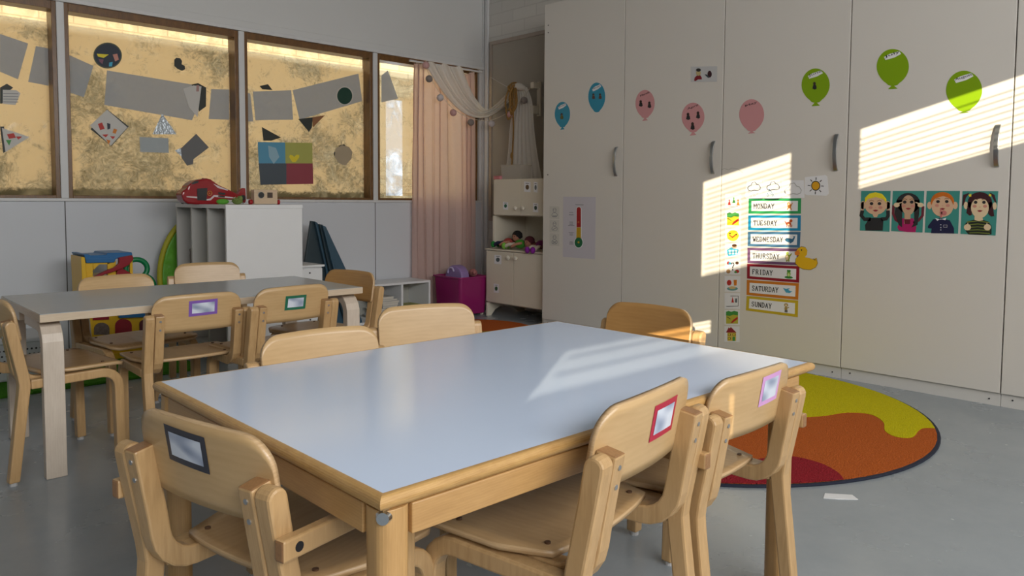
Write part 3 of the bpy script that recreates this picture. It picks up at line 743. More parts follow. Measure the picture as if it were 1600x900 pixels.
for j, yy in enumerate((180, 355, 525)):
    c = Card('x', XD, (855, 300), 8.176)
    c.poly([(32, yy), (155, yy + 5), (155, yy + 165), (30, yy + 160)], flat('yellowed_card', (.62, .60, .54), .5), 1)
    hx = 95
    def ring(cx, cy, rx, ry, a0=0, a1=360, wd=5): c.line(ell(cx, cy, rx, ry, 16, a0, a1), wd, GREYINK, 2)
    ring(hx, yy + 52, 20, 26, 0, 359); ring(hx, yy + 120, 36, 36, 180, 360); c.line([(hx - 36, yy + 120), (hx - 20, yy + 138), (hx + 20, yy + 138), (hx + 36, yy + 120)], 5, GREYINK, 2)
    c.line([(hx - 16, yy + 48), (hx + 16, yy + 48)], 4, GREYINK, 2)
    if j == 0: ring(hx - 12, yy + 128, 9, 9, 0, 350); ring(hx + 12, yy + 128, 9, 9, 0, 350)
    elif j == 1: c.line([(hx - 20, yy + 125), (hx + 22, yy + 100)], 7, GREYINK, 3)
    else: c.line([(hx - 28, yy + 135), (hx + 24, yy + 100)], 7, GREYINK, 3); c.line([(hx + 28, yy + 135), (hx - 24, yy + 100)], 7, GREYINK, 4)
    c.done('sign_card', ['small line-drawing card, topmost of three beside the thermometer sheet', 'small line-drawing card, middle of three beside the thermometer sheet', 'small line-drawing card with crossed hands, lowest beside the thermometer sheet'][j], 'card', 'line-drawing cards beside the thermometer')

GLY = {'M': ([[(.08, 0), (.08, 1)], [(.08, 1), (.5, .38), (.92, 1)], [(.92, 1), (.92, 0)]], [(.08, 0), (.92, 0), (.02, 1), (.98, 1)]),
 'O': ([[(.5 + .38 * math.cos(a * PI / 8), .5 + .48 * math.sin(a * PI / 8)) for a in range(17)]], []),
 'N': ([[(.12, 0), (.12, 1)], [(.12, 1), (.86, 0)], [(.86, 0), (.86, 1)]], [(.12, 0), (.08, 1), (.86, 1)]),
 'D': ([[(.16, 0), (.16, 1)], [(.12, 1), (.5, 1), (.78, .86), (.88, .5), (.78, .14), (.5, 0), (.12, 0)]], [(.12, 0), (.12, 1)]),
 'A': ([[(.1, 0), (.5, 1)], [(.5, 1), (.9, 0)], [(.26, .36), (.74, .36)]], [(.1, 0), (.9, 0)]),
 'Y': ([[(.1, 1), (.5, .46)], [(.9, 1), (.5, .46)], [(.5, .5), (.5, 0)]], [(.5, 0), (.1, 1), (.9, 1)]),
 'T': ([[(.1, .74), (.1, 1), (.9, 1), (.9, .74)], [(.5, 1), (.5, 0)]], [(.5, 0)]),
 'U': ([[(.14, 1), (.14, .3), (.26, .06), (.5, 0), (.74, .06), (.86, .3), (.86, 1)]], [(.14, 1), (.86, 1)]),
 'E': ([[(.16, 0), (.16, 1)], [(.1, 1), (.86, 1), (.86, .78)], [(.16, .52), (.62, .52)], [(.1, 0), (.88, 0), (.88, .24)]], []),
 'S': ([[(.82, .76), (.76, .94), (.5, 1), (.24, .92), (.18, .72), (.34, .57), (.68, .46), (.84, .28), (.76, .08), (.5, 0), (.24, .06), (.16, .24)]], []),
 'W': ([[(.06, 1), (.27, 0)], [(.27, 0), (.5, .7)], [(.5, .7), (.73, 0)], [(.73, 0), (.94, 1)]], [(.08, 1), (.92, 1)]),
 'H': ([[(.14, 0), (.14, 1)], [(.86, 0), (.86, 1)], [(.14, .5), (.86, .5)]], [(.14, 0), (.14, 1), (.86, 0), (.86, 1)]),
 'R': ([[(.16, 0), (.16, 1)], [(.12, 1), (.56, 1), (.78, .88), (.78, .64), (.56, .5), (.16, .5)], [(.52, .5), (.88, 0)]], [(.14, 0), (.90, 0)]),
 'F': ([[(.16, 0), (.16, 1)], [(.1, 1), (.88, 1), (.88, .78)], [(.16, .52), (.64, .52)]], [(.18, 0)]),
 'I': ([[(.5, 0), (.5, 1)]], [(.5, 0), (.5, 1), (.38, 0), (.38, 1), (.62, 0), (.62, 1)])}
def slab(c, Q, word, u0, u1, vb, vt, layer=3):
    n = len(word); cw = (u1 - u0) / n
    for i, ch in enumerate(word):
        st, sf = GLY[ch]
        def F(p): return quad(Q, u0 + cw * (i + .08 + .84 * p[0]), vb + (vt - vb) * p[1])
        for q, pl_ in enumerate(st): c.line([F(p) for p in pl_], 1.05, INK, layer + .2 * q)
        for q, p in enumerate(sf): c.line([F((p[0] - .15, p[1])), F((p[0] + .15, p[1]))], .85, INK, layer + .7)
# weekday cards -- corners in photo pixels: left-top, right-top, right-bottom, left-bottom
WO, WS = (1110, 260), 5.624
WO2 = (1110, 400)
def up1(p): return (p[0] / WS + WO[0], p[1] / WS + WO[1])
def up2(p): return (p[0] / WS + WO2[0], p[1] / WS + WO2[1])
days = [('MONDAY', (.03, .33, .10), [(337, 282), (798, 280), (795, 415), (335, 415)], up1, 'green'),
        ('TUESDAY', (.01, .26, .48), [(333, 430), (795, 430), (793, 567), (332, 560)], up1, 'bright blue'),
        ('WEDNESDAY', (.06, .17, .30), [(330, 573), (793, 575), (786, 715), (328, 702)], up1, 'slate blue'),
        ('THURSDAY', (.17, .08, .18), [(326, 715), (788, 722), (783, 870), (325, 850)], up1, 'purple'),
        ('FRIDAY', (.30, .01, .025), [(323, 68), (783, 90), (780, 235), (322, 198)], up2, 'dark red'),
        ('SATURDAY', (.62, .20, .015), [(321, 210), (778, 240), (772, 385), (318, 342)], up2, 'orange'),
        ('SUNDAY', (.58, .42, .02), [(320, 350), (772, 392), (768, 538), (312, 478)], up2, 'yellow')]
def lerp(a, b, t_): return (a[0] + (b[0] - a[0]) * t_, a[1] + (b[1] - a[1]) * t_)
def quad(Q, u, v): return lerp(lerp(Q[0], Q[1], u), lerp(Q[3], Q[2], u), v)
def inner(Q, u0, u1, v0, v1): return [quad(Q, u0, v0), quad(Q, u1, v0), quad(Q, u1, v1), quad(Q, u0, v1)]
def ellq(Q, cu, cv, ru, rv, n=14): return [quad(Q, cu + ru * math.cos(2 * PI * i / n), cv + rv * math.sin(2 * PI * i / n)) for i in range(n)]
for di, (nm, col, cs, up_, cn) in enumerate(days):
    Q = [up_(p) for p in cs]
    c = Card('x', XD)
    c.poly(Q, flat('border_' + nm.lower(), col, .4), 1)
    c.poly(inner(Q, .055, .94, .17, .83), PAPER, 2)
    an = [((.60, .22, .03),), ((.55, .10, .02),), ((.03, .14, .26),), ((.28, .32, .04),), ((.03, .22, .03),), ((.06, .35, .55),), ((.40, .28, .08),)][di][0]
    am = flat('animal_' + nm.lower(), an); pale = flat('animal_pale', (.80, .62, .40)); dk = INK
    def E_(a, b, ra, rb, m_, L): c.poly(ellq(Q, a, b, ra, rb), m_, L)
    if di == 0:      # monkey: head, body, raised arm, legs, tail
        E_(.78, .50, .035, .16, am, 3); E_(.765, .36, .030, .10, am, 4); E_(.768, .38, .018, .06, pale, 5)
        c.poly([quad(Q, .80, .45), quad(Q, .835, .28), quad(Q, .845, .30), quad(Q, .815, .52)], am, 3)
        c.poly([quad(Q, .75, .6), quad(Q, .73, .76), quad(Q, .75, .76), quad(Q, .77, .62)], am, 3); c.poly([quad(Q, .79, .6), quad(Q, .81, .76), quad(Q, .83, .76), quad(Q, .81, .6)], am, 3)
    elif di == 1:    # fox-like dog
        E_(.77, .55, .050, .12, am, 3); E_(.815, .36, .030, .10, am, 4); c.poly([quad(Q, .72, .55), quad(Q, .69, .36), quad(Q, .70, .36), quad(Q, .74, .50)], am, 3)
        for a in (.735, .77, .80, .825): c.poly([quad(Q, a, .6), quad(Q, a + .015, .6), quad(Q, a + .012, .76), quad(Q, a - .003, .76)], am, 3)
        E_(.77, .60, .020, .05, pale, 4)
    elif di == 2:    # whale
        c.poly([quad(Q, a, b) for a, b in ((.71, .50), (.74, .40), (.80, .42), (.85, .46), (.875, .34), (.85, .24), (.885, .30), (.905, .22), (.895, .42), (.87, .62), (.82, .74), (.74, .70))], am, 3)
        c.poly([quad(Q, a, b) for a, b in ((.72, .60), (.76, .66), (.82, .70), (.75, .72))], PAPER, 4)
    elif di == 3:    # turtle standing
        E_(.77, .55, .045, .20, am, 3); E_(.76, .57, .028, .15, pale, 4); E_(.765, .30, .028, .09, flat('turtle_skin', (.35, .45, .08)), 4)
        c.poly([quad(Q, .80, .42), quad(Q, .84, .28), quad(Q, .85, .32), quad(Q, .82, .50)], am, 3)
        for a in (.745, .785): c.poly([quad(Q, a, .7), quad(Q, a + .025, .7), quad(Q, a + .022, .80), quad(Q, a, .80)], am, 4)
    elif di == 4:    # frog on a lily pad
        E_(.80, .72, .080, .08, am, 3); E_(.80, .50, .035, .18, flat('frog', (.20, .42, .04)), 4); E_(.785, .32, .018, .07, am, 5); E_(.818, .32, .018, .07, am, 5); E_(.80, .56, .020, .10, flat('frog_belly', (.6, .7, .25)), 5)
    elif di == 5:    # blue jay / dolphin-like bird
        c.poly([quad(Q, a, b) for a, b in ((.70, .34), (.76, .40), (.79, .36), (.84, .34), (.80, .44), (.85, .52), (.885, .50), (.83, .64), (.76, .62), (.73, .48))], am, 3)
    else:            # little bear
        E_(.77, .34, .040, .11, am, 3); E_(.77, .56, .028, .13, am, 4); E_(.77, .36, .020, .06, pale, 5)
        c.poly([quad(Q, .79, .48), quad(Q, .825, .44), quad(Q, .83, .50), quad(Q, .79, .54)], am, 4)
        for a in (.75, .78): c.poly([quad(Q, a, .65), quad(Q, a + .02, .65), quad(Q, a + .018, .80), quad(Q, a, .80)], dk, 4)
    wf = {6: .40, 7: .46, 8: .52, 9: .58}[len(nm)]
    slab(c, Q, nm, .095, .095 + wf, .66, .36)
    c.done('weekday_card', '%s-bordered weekday card reading %s on the third cupboard door' % (cn, nm.capitalize()), 'card', 'weekday cards on the cupboard')

# weather cards
def wcard(corners, label, draw):
    c = Card('x', XD, WO, WS); c.poly(corners, PAPER, 1); draw(c); c.done('weather_card', label, 'card', 'weather picture cards')
def cloud(c, x, y, s, m_, wd=5): c.line([(x + s * a, y + s * b) for a, b in ((-.9, .4), (-1, .05), (-.75, -.25), (-.5, -.3), (-.3, -.75), (.15, -.85), (.45, -.45), (.75, -.4), (1, 0), (.9, .35), (.5, .5), (0, .42), (-.5, .55), (-.9, .4), (-1, .1))], wd, m_, 3)
def snow(c):
    cloud(c, 385, 185, 56, INK)
    for a, b in ((340, 228), (373, 238), (410, 236), (357, 264), (388, 258)): c.line(ell(a, b, 8, 8, 8, 0, 350), 3, flat('pale_red_ink', (.6, .45, .45)), 2)
def rain(c):
    cloud(c, 552, 180, 56, INK)
    for a, b in ((505, 250), (538, 235), (552, 258), (520, 215)): c.line([(a, b - 14), (a - 8, b + 5), (a, b + 12), (a + 8, b + 4), (a, b - 14)], 4, flat('rain_blue', (.05, .22, .33)), 2)
def cloudy(c): cloud(c, 727, 208, 74, flat('silver_ink', (.48, .48, .47)), 7)
def sunny(c):
    c.poly(ell(926, 170, 40, 44), INK, 2); c.poly(ell(926, 170, 33, 36), flat('sun_amber', (.72, .36, .01)), 3)
    for a in range(0, 360, 45):
        ca, sa = math.cos(R(a + 3)), math.sin(R(a + 3)); c.line([(926 + 48 * ca, 170 + 50 * sa), (926 + 70 * ca, 170 + 74 * sa)], 7, INK, 2)
wcard([(320, 125), (455, 125), (460, 150), (458, 290), (320, 285), (303, 265)], 'white card with a snow cloud, leftmost of the four weather cards', snow)
wcard([(462, 125), (615, 125), (622, 270), (600, 292), (480, 292), (460, 275)], 'white card with a rain cloud above the green Monday strip', rain)
wcard([(622, 120), (820, 122), (828, 275), (640, 285), (624, 270)], 'white card with a plain faint cloud, third of the four weather cards', cloudy)
wcard([(830, 95), (1010, 75), (1028, 90), (1040, 240), (1020, 258), (845, 252), (828, 240)], 'white card with an orange sun, right end of the four weather cards', sunny)

# duck
c = Card('x', XD - .0018, WO, WS); DK = flat('duck_yellow', (.78, .46, .01), .4); DKE = flat('duck_outline', (.14, .08, .01))
duck = [(765, 768), (755, 745), (770, 722), (800, 705), (835, 712), (852, 740), (848, 775), (830, 798), (870, 805), (905, 820), (930, 803), (942, 850), (925, 885), (880, 908), (820, 902), (775, 880), (748, 850), (752, 810), (778, 785)]
cc = (845, 810)
c.poly([(cc[0] + (p[0] - cc[0]) * 1.03, cc[1] + (p[1] - cc[1]) * 1.03) for p in duck], DKE, 1); c.poly(duck, DK, 2)
c.poly([(742, 752), (775, 735), (790, 765), (765, 785), (745, 775)], flat('duck_bill', (.75, .22, .02)), 3); c.poly(ell(802, 735, 6, 7, 10), INK, 3)
c.line([(905, 812), (922, 825), (925, 812)], 5, DKE, 3)
c.done('duck_cutout', 'yellow paper duck cut-out overlapping the Thursday card', 'sticker')

# daily activity cards (strip left of the weekdays)
AO, AS = (1125, 295), 3.673
ys = [(28, 112), (125, 222), (228, 305), (312, 392), (402, 490), (500, 590), (598, 688), (696, 780), (788, 878)]
labs = ['three small coloured cones', 'a yellow park with a red slide', 'a yellow smiling face', 'a child under a blue blanket', 'toys around a question mark', 'an apple and juice on a plate', 'a framed picture of clothes', 'a dark green park with a slide', 'a yellow house with a red roof']
CR = flat('print_red', (.50, .03, .02)); CY = flat('print_yellow', (.80, .65, .03)); CG = flat('print_green', (.06, .30, .06)); CB = flat('print_blue', (.06, .42, .62)); CO = flat('print_orange', (.70, .22, .02)); CD = INK; CW = PAPER
for j, (a, b) in enumerate(ys):
    x0, x1 = 30 - j * .6, 122 - j * 1.2; c = Card('x', XD, AO, AS); h = b - a
    c.poly([(x0, a), (x1, a + 2), (x1, b + 2), (x0, b)], PAPER, 1)
    cx = (x0 + x1) / 2; cy = (a + b) / 2 + 2
    e = lambda dx, dy, rx, ry, m_, L=2: c.poly(ell(cx + dx, cy + dy, rx, ry, 14), m_, L)
    if j == 0:
        for dx, m_, dy in ((-22, CR, 8), (4, CG, -4), (28, CO, 8)): c.poly([(cx + dx - 9, cy + dy + 14), (cx + dx, cy + dy - 16), (cx + dx + 9, cy + dy + 14)], m_, 2); e(dx, dy - 14, 4, 5, m_, 3)
        c.line([(cx - 30, cy + 28), (cx, cy + 34), (cx + 28, cy + 28)], 2, GREYINK, 2)
    elif j in (1, 7):
        c.poly([(cx - 34, cy - 30), (cx + 34, cy - 30), (cx + 34, cy + 34), (cx - 34, cy + 34)], CY if j == 1 else flat('print_olive', (.50, .46, .05)), 2)
        c.poly([(cx - 34, cy - 34), (cx - 20, cy - 40), (cx - 5, cy - 34), (cx + 12, cy - 40), (cx + 34, cy - 34), (cx + 34, cy - 14), (cx + 6, cy - 18), (cx - 12, cy - 10), (cx - 34, cy - 14)], CG, 3)
        c.poly([(cx + 32, cy - 6), (cx + 34, cy + 6), (cx + 2, cy + 30), (cx - 8, cy + 30), (cx + 6, cy + 12)], CR, 4); c.line([(cx - 30, cy - 6), (cx - 8, cy + 8)], 3, CD, 4)
    elif j == 2:
        e(0, 0, 34, 32, CY); c.line([(cx - 20, cy - 4), (cx - 2, cy + 10), (cx + 22, cy - 10)], 6, CR, 3); e(-16, -12, 4, 4, CD, 3); e(20, -6, 4, 4, CD, 3)
    elif j == 3:
        c.poly([(cx - 34, cy - 2), (cx - 8, cy - 18), (cx + 34, cy - 6), (cx + 28, cy + 24), (cx - 26, cy + 34)], CB, 2)
        for q in range(3):
            for q2 in range(2): c.poly([(cx - 24 + 18 * q, cy + 2 + 14 * q2), (cx - 16 + 18 * q, cy - 4 + 14 * q2), (cx - 8 + 18 * q, cy + 2 + 14 * q2), (cx - 16 + 18 * q, cy + 10 + 14 * q2)], CW, 3)
        e(10, -22, 14, 12, SKIN, 3); e(10, -29, 14, 8, flat('print_brown', (.08, .03, .01)), 4)
    elif j == 4:
        e(-24, -22, 8, 10, CR); e(-16, -20, 7, 8, CB, 3); e(26, -22, 10, 9, flat('print_brown', (.08, .03, .01))); e(-24, 26, 12, 12, flat('print_bear', (.45, .25, .1))); e(26, 26, 12, 10, CR); e(18, 30, 8, 6, CG, 3)
        c.line([(cx - 8, cy - 14), (cx - 4, cy - 22), (cx + 6, cy - 22), (cx + 9, cy - 12), (cx + 2, cy - 2), (cx + 1, cy + 8)], 5, CD, 3); e(1, 16, 4, 4, CD, 3)
    elif j == 5:
        e(0, 26, 32, 11, flat('print_teal', (.15, .35, .34))); e(0, 20, 20, 8, flat('print_bread', (.70, .50, .22)), 3); e(-18, -8, 13, 16, CR, 4); c.poly([(cx + 8, cy - 24), (cx + 26, cy - 24), (cx + 24, cy + 8), (cx + 10, cy + 8)], CO, 4)
    elif j == 6:
        c.line([(cx - 10, cy - 30), (cx + 34, cy - 30), (cx + 34, cy + 28), (cx - 34, cy + 30)], 3, CD, 2)
        c.poly([(cx - 4, cy + 8), (cx + 2, cy - 24), (cx + 10, cy + 8)], CR, 3); c.poly([(cx + 16, cy + 8), (cx + 18, cy - 16), (cx + 28, cy - 16), (cx + 28, cy + 8)], flat('print_slate', (.12, .15, .18)), 3)
    else:
        c.poly([(cx - 26, cy - 12), (cx + 24, cy - 12), (cx + 24, cy + 38), (cx - 26, cy + 38)], flat('print_gold', (.68, .50, .10)), 2)
        c.poly([(cx - 34, cy - 10), (cx - 22, cy - 32), (cx - 18, cy - 40), (cx - 12, cy - 34), (cx - 6, cy - 42), (cx + 26, cy - 10)], flat('print_roof', (.28, .02, .03)), 3)
        for q, r_ in ((-18, 0), (8, 0), (-18, 22)): c.poly([(cx + q - 4, cy + r_ - 4), (cx + q + 12, cy + r_ - 4), (cx + q + 12, cy + r_ + 8), (cx + q - 4, cy + r_ + 8)], CD, 3); c.poly([(cx + q - 1, cy + r_ - 2), (cx + q + 9, cy + r_ - 2), (cx + q + 9, cy + r_ + 6), (cx + q - 1, cy + r_ + 6)], CY, 4)
        c.poly([(cx + 4, cy + 14), (cx + 18, cy + 14), (cx + 18, cy + 38), (cx + 4, cy + 38)], CG, 3)
    c.done('activity_card', 'card showing %s, left of the weekday cards' % labs[j], 'card', 'activity picture cards')
# loose clear tape marks left on the door
c = Card('x', XD, (1110, 260), WS)
c.line([(100, 30), (120, 18), (160, 30), (190, 14), (240, 22), (285, 55)], 5, flat('tape_mark', (.50, .48, .43)), 1)
c.done('tape_remnant', 'strip of torn clear tape above the activity cards', 'tape')
for (u, v, s) in ((1256, 355, 1.6), (1265, 432, 1.6), (1273.5, 453, 2), (1273, 482, 2), (1254, 483, 1.4), (1269, 466.5, 1.2), (871.5, 309, 3)):
    pass

# four portrait cards
PO, PS = (1320, 280), 6.154
TEAL = flat('portrait_teal', (.05, .27, .23), .4); WB = flat('portrait_border', (.70, .68, .64))
FP = flat('face_peach', (.68, .44, .28)); FP2 = flat('face_tan', (.56, .36, .23)); FC = flat('face_cream', (.74, .57, .36)); CHK = flat('cheek_rose', (.60, .26, .20)); LIP = flat('lip_red', (.30, .03, .04)); BLK = INK
def face(c, cx, cy, rx, ry, skin, eyey, mouthy, ex=38, L=3):
    c.poly(ell(cx, cy, rx, ry, 24), skin, L)
    c.poly(ell(cx - ex * 1.25, eyey + 38, 20, 14), CHK, L + 1); c.poly(ell(cx + ex * 1.25, eyey + 38, 20, 14), CHK, L + 1)
    for s in (-1, 1):
        c.poly(ell(cx + s * ex, eyey, 17, 15, 14), BLK, L + 2)
        c.line([(cx + s * (ex - 22), eyey - 24), (cx + s * ex, eyey - 32), (cx + s * (ex + 22), eyey - 24)], 6, flat('brow_brown', (.25, .12, .05)), L + 2)
    c.poly([(cx - 26, mouthy), (cx, mouthy - 6), (cx + 28, mouthy), (cx + 8, mouthy + 13), (cx - 8, mouthy + 13)], LIP, L + 2)
    c.line([(cx - 6, (eyey + mouthy) / 2 + 4), (cx, (eyey + mouthy) / 2 + 8), (cx + 8, (eyey + mouthy) / 2 + 2)], 4, CHK, L + 2)
def pcard(cn, draw, label):
    c = Card('x', XD, PO, PS, th=.0004); cx = sum(p[0] for p in cn) / 4; cy = sum(p[1] for p in cn) / 4
    c.poly([(cx + (p[0] - cx) * 1.03, cy + (p[1] - cy) * 1.02) for p in cn], WB, 1); c.poly(cn, TEAL, 2); draw(c); c.done('portrait_card', label, 'poster', 'turquoise portrait cards')
def pa(c):
    c.poly([(195, 440), (240, 372), (350, 372), (372, 400), (366, 494), (200, 494)], BLK, 3)
    c.line([(170, 300), (160, 350), (190, 385), (250, 385)], 36, BLK, 3); c.line([(415, 300), (418, 350), (400, 380), (350, 385)], 36, BLK, 3)
    c.poly(ell(177, 250, 25, 40), FP, 4); c.poly(ell(412, 250, 26, 40), FP, 4); c.poly([(158, 225), (185, 215), (182, 300), (155, 300)], FP, 4); c.poly([(408, 215), (436, 225), (434, 300), (404, 300)], FP, 4)
    c.poly([(265, 330), (325, 330), (310, 365), (280, 365)], FP, 4)
    c.poly([(192, 230), (195, 180), (235, 140), (295, 125), (360, 142), (400, 190), (402, 240), (360, 180), (240, 178)], flat('hair_yellow', (.80, .66, .02)), 4)
    face(c, 297, 250, 104, 92, FP, 235, 298, 38, 5)
    c.poly([(194, 226), (200, 185), (240, 146), (295, 128), (356, 146), (396, 195), (400, 226), (370, 190), (300, 172), (225, 190)], flat('hair_yellow', (.80, .66, .02)), 8)
def pb(c):
    c.poly([(520, 494), (505, 460), (550, 376), (660, 376), (690, 460), (680, 510), (600, 508)], flat('top_magenta', (.42, .01, .12)), 3)
    c.line([(470, 250), (465, 330), (490, 390), (540, 420)], 26, flat('sleeve_wine', (.14, .015, .03)), 3); c.line([(752, 260), (748, 350), (710, 395), (660, 420)], 26, flat('sleeve_wine', (.14, .015, .03)), 3)
    c.poly(ell(610, 230, 115, 98), BLK, 4); c.poly([(500, 200), (555, 200), (552, 465), (520, 440), (480, 330)], BLK, 4); c.poly([(722, 200), (668, 200), (668, 420), (640, 465), (700, 440), (716, 330)], BLK, 4)
    c.poly([(575, 330), (632, 330), (632, 376), (628, 430), (572, 430), (575, 376)], FP2, 5); c.poly([(575, 385), (632, 385), (628, 430), (578, 430)], flat('collar_wine', (.12, .01, .02)), 6)
    face(c, 612, 250, 64, 96, FP2, 220, 280, 34, 6)
    for x, s in ((500, 1), (730, -1)):
        c.poly(ell(x, 248, 28, 22), FC, 8); c.line([(x, 240), (x + s * 48, 222)], 9, FC, 9)
def pc(c):
    c.poly([(800, 450), (850, 385), (920, 375), (1010, 395), (1050, 470), (1052, 522), (830, 520), (835, 475), (800, 470)], flat('top_navy', (.008, .01, .05)), 3)
    c.poly([(870, 375), (915, 385), (890, 400)], PAPER, 4); c.poly([(930, 385), (975, 372), (968, 395)], PAPER, 4)
    for y in (385, 438, 465, 488): c.poly(ell(924, y, 5, 5, 8), PAPER, 5)
    c.line([(950, 440), (985, 440), (985, 462), (950, 462), (950, 440)], 3, PAPER, 4)
    c.poly(ell(815, 252, 22, 36), FP, 3); c.poly(ell(1062, 252, 24, 36), FP, 3)
    c.poly(ell(940, 215, 112, 92), flat('hair_orange', (.60, .15, .01)), 4)
    face(c, 940, 262, 104, 100, FP, 215, 282, 42, 5)
    c.poly([(830, 240), (832, 200), (865, 150), (940, 128), (1010, 146), (1045, 195), (1048, 240), (1015, 185), (950, 160), (870, 185)], flat('hair_orange', (.60, .15, .01)), 8)
    c.poly([(918, 290), (930, 285), (940, 320), (938, 372), (920, 368)], flat('finger_rose', (.55, .18, .17)), 8); c.poly(ell(955, 325, 28, 24), flat('finger_rose', (.55, .18, .17)), 8)
def pd(c):
    HB_ = flat('hair_plum', (.045, .008, .012)); ST1 = flat('stripe_dark', (.012, .018, .012)); ST2 = flat('stripe_lime', (.20, .24, .03))
    c.poly([(1150, 440), (1180, 405), (1250, 388), (1320, 388), (1380, 408), (1412, 450), (1412, 530), (1360, 538), (1190, 532), (1165, 500)], ST1, 3)
    for q in range(5): c.line([(1175 + 6 * q, 412 + 26 * q), (1280, 402 + 28 * q), (1395, 418 + 26 * q)], 7, ST2, 4)
    c.poly([(1200, 130), (1140, 150), (1128, 260), (1150, 240), (1165, 180)], HB_, 3); c.poly([(1390, 125), (1440, 150), (1462, 230), (1440, 215), (1415, 165)], HB_, 3)
    c.poly([(1190, 150), (1215, 140), (1218, 165), (1200, 170)], CY, 5); c.poly([(1388, 140), (1410, 148), (1408, 168), (1385, 160)], CY, 5)
    c.poly(ell(1165, 252, 20, 36), FC, 4); c.poly(ell(1442, 258, 20, 36), FC, 4)
    c.poly(ell(1300, 225, 118, 102), HB_, 4); c.poly([(1185, 220), (1225, 220), (1222, 345), (1200, 350), (1170, 325)], HB_, 4); c.poly([(1378, 220), (1418, 220), (1438, 355), (1408, 360), (1380, 335)], HB_, 4)
    c.poly([(1250, 340), (1320, 340), (1330, 395), (1290, 402), (1248, 392)], FC, 5)
    face(c, 1300, 275, 86, 98, FC, 222, 302, 40, 6)
    c.poly([(1215, 235), (1225, 180), (1300, 160), (1385, 185), (1390, 235), (1360, 196), (1310, 185), (1250, 196)], HB_, 9)
    for x, s in ((1180, -1), (1372, 1)): c.poly(ell(x, 462, 34, 30), FC, 6); c.poly([(x + s * 4, 440), (x + s * -8 + s * 4, 415), (x - s * 12, 445)], FC, 7)
pcard([(158, 112), (442, 112), (430, 505), (145, 494)], pa, 'turquoise portrait card of a yellow-haired child in black, leftmost of four')
pcard([(462, 112), (765, 112), (748, 513), (446, 500)], pb, 'turquoise portrait card of a long black-haired child pointing at the ears')
pcard([(788, 112), (1108, 112), (1090, 524), (768, 513)], pc, 'turquoise portrait card of an orange-haired child in a navy top')
pcard([(1132, 115), (1477, 115), (1450, 542), (1112, 526)], pd, 'turquoise portrait card of a pigtailed child in green stripes, rightmost of four')

# ------------------------------------------------------------------ papers taped on the panes
YP = YW + .0965
GS = sheer('grey_tracing_paper', (.60, .63, .66), .35, .16)
GP = 'grey papers strung along the panes'
sheets = [([(0, 53), (44, 68), (28, 124), (0, 112)], 'grey paper sheet cut off by the left edge of the photo'),
          ([(56, 72), (77, 76), (76, 134), (44, 128)], 'grey paper sheet at the right of the leftmost window'),
          ([(106, 85), (146, 103), (131, 152), (107, 144)], 'grey paper sheet below the dark round collage'),
          ([(167, 110), (300, 132), (322, 136), (300, 188), (163, 164)], 'long grey paper banner in the middle of the second window'),
          ([(330, 139), (358, 140), (358, 187), (326, 186)], 'pale grey paper sheet at the right of the second window'),
          ([(386, 145), (391, 146), (396, 190), (386, 190)], 'narrow grey paper strip at the left of the third window'),
          ([(395, 143), (455, 141), (458, 187), (399, 188)], 'grey paper sheet above the four-colour collage'),
          ([(457, 141), (560, 115), (566, 158), (468, 187)], 'long grey paper banner behind the green disc'),
          ([(596, 118), (606, 110), (622, 154), (596, 160)], 'grey paper sheet at the left of the fourth window')]
for pts, lab in sheets:
    c = Card('y', YP); c.poly(pts, GS, 1); c.done('paper_sheet', lab + ', on the glass', 'paper', GP)
def on_pane(name, label, cat, layers, org=(0, 0), sc=1, group=None):
    c = Card('y', YP - .0022, org, sc, th=.0005)
    for pts, m_, L in layers: c.poly(pts, m_, L)
    return c.done(name, label, cat, group)
Z1 = (0, 0); S1 = 2.8125
CN = flat('collage_navy', (.02, .03, .05)); FOIL = mat('crinkled_foil', (.45, .50, .54), .35, metal=.6, var=.3, vscale=60, bump=.8, bscale=50)
DKG = flat('dark_card', (.03, .035, .03)); DG2 = flat('slate_card', (.14, .14, .14))
on_pane('round_collage', 'dark round paper collage with yellow and pink scraps, on the second window', 'artwork',
    [(ell(473, 244, 63, 57, 28), flat('collage_rim', (.10, .11, .06)), 1), (ell(473, 244, 58, 52, 28), CN, 2), ([(425, 236), (478, 240), (455, 255), (430, 248)], CY, 3), ([(495, 240), (515, 236), (522, 262), (506, 270)], CHK, 3), ([(480, 275), (495, 272), (492, 292), (478, 292)], CB, 3), ([(432, 258), (455, 262), (450, 282), (438, 272)], flat('scrap_plum', (.22, .08, .12)), 3)], Z1, S1)
heart = [(766, 262), (775, 254), (792, 256), (800, 268), (798, 282), (812, 290), (814, 304), (800, 311), (780, 303), (766, 290)]
on_pane('paper_heart', 'small black paper heart high on the second window', 'cut-out', [(heart, DKG, 1)], Z1, S1)
on_pane('diamond_collage', 'white diamond paper with red and orange scraps, on the second window', 'artwork',
    [([(398, 568), (470, 480), (566, 556), (490, 642)], DKG, 1), ([(395, 552), (470, 482), (560, 560), (487, 640)], flat('cream_paper', (.60, .58, .54)), 2), ([(430, 545), (448, 538), (460, 566), (440, 572)], CR, 3), ([(470, 540), (485, 545), (484, 565), (472, 570)], CN, 3), ([(500, 565), (515, 570), (508, 588), (494, 584)], CO, 3), ([(448, 592), (476, 590), (465, 604)], CR, 3), ([(482, 598), (506, 600), (496, 612)], CR, 3), ([(466, 612), (485, 618), (478, 636)], CO, 3)], Z1, S1)
on_pane('foil_triangle', 'crinkled silver foil triangle on the second window', 'cut-out', [([(670, 590), (712, 500), (722, 512), (776, 590)], FOIL, 1)], Z1, S1)
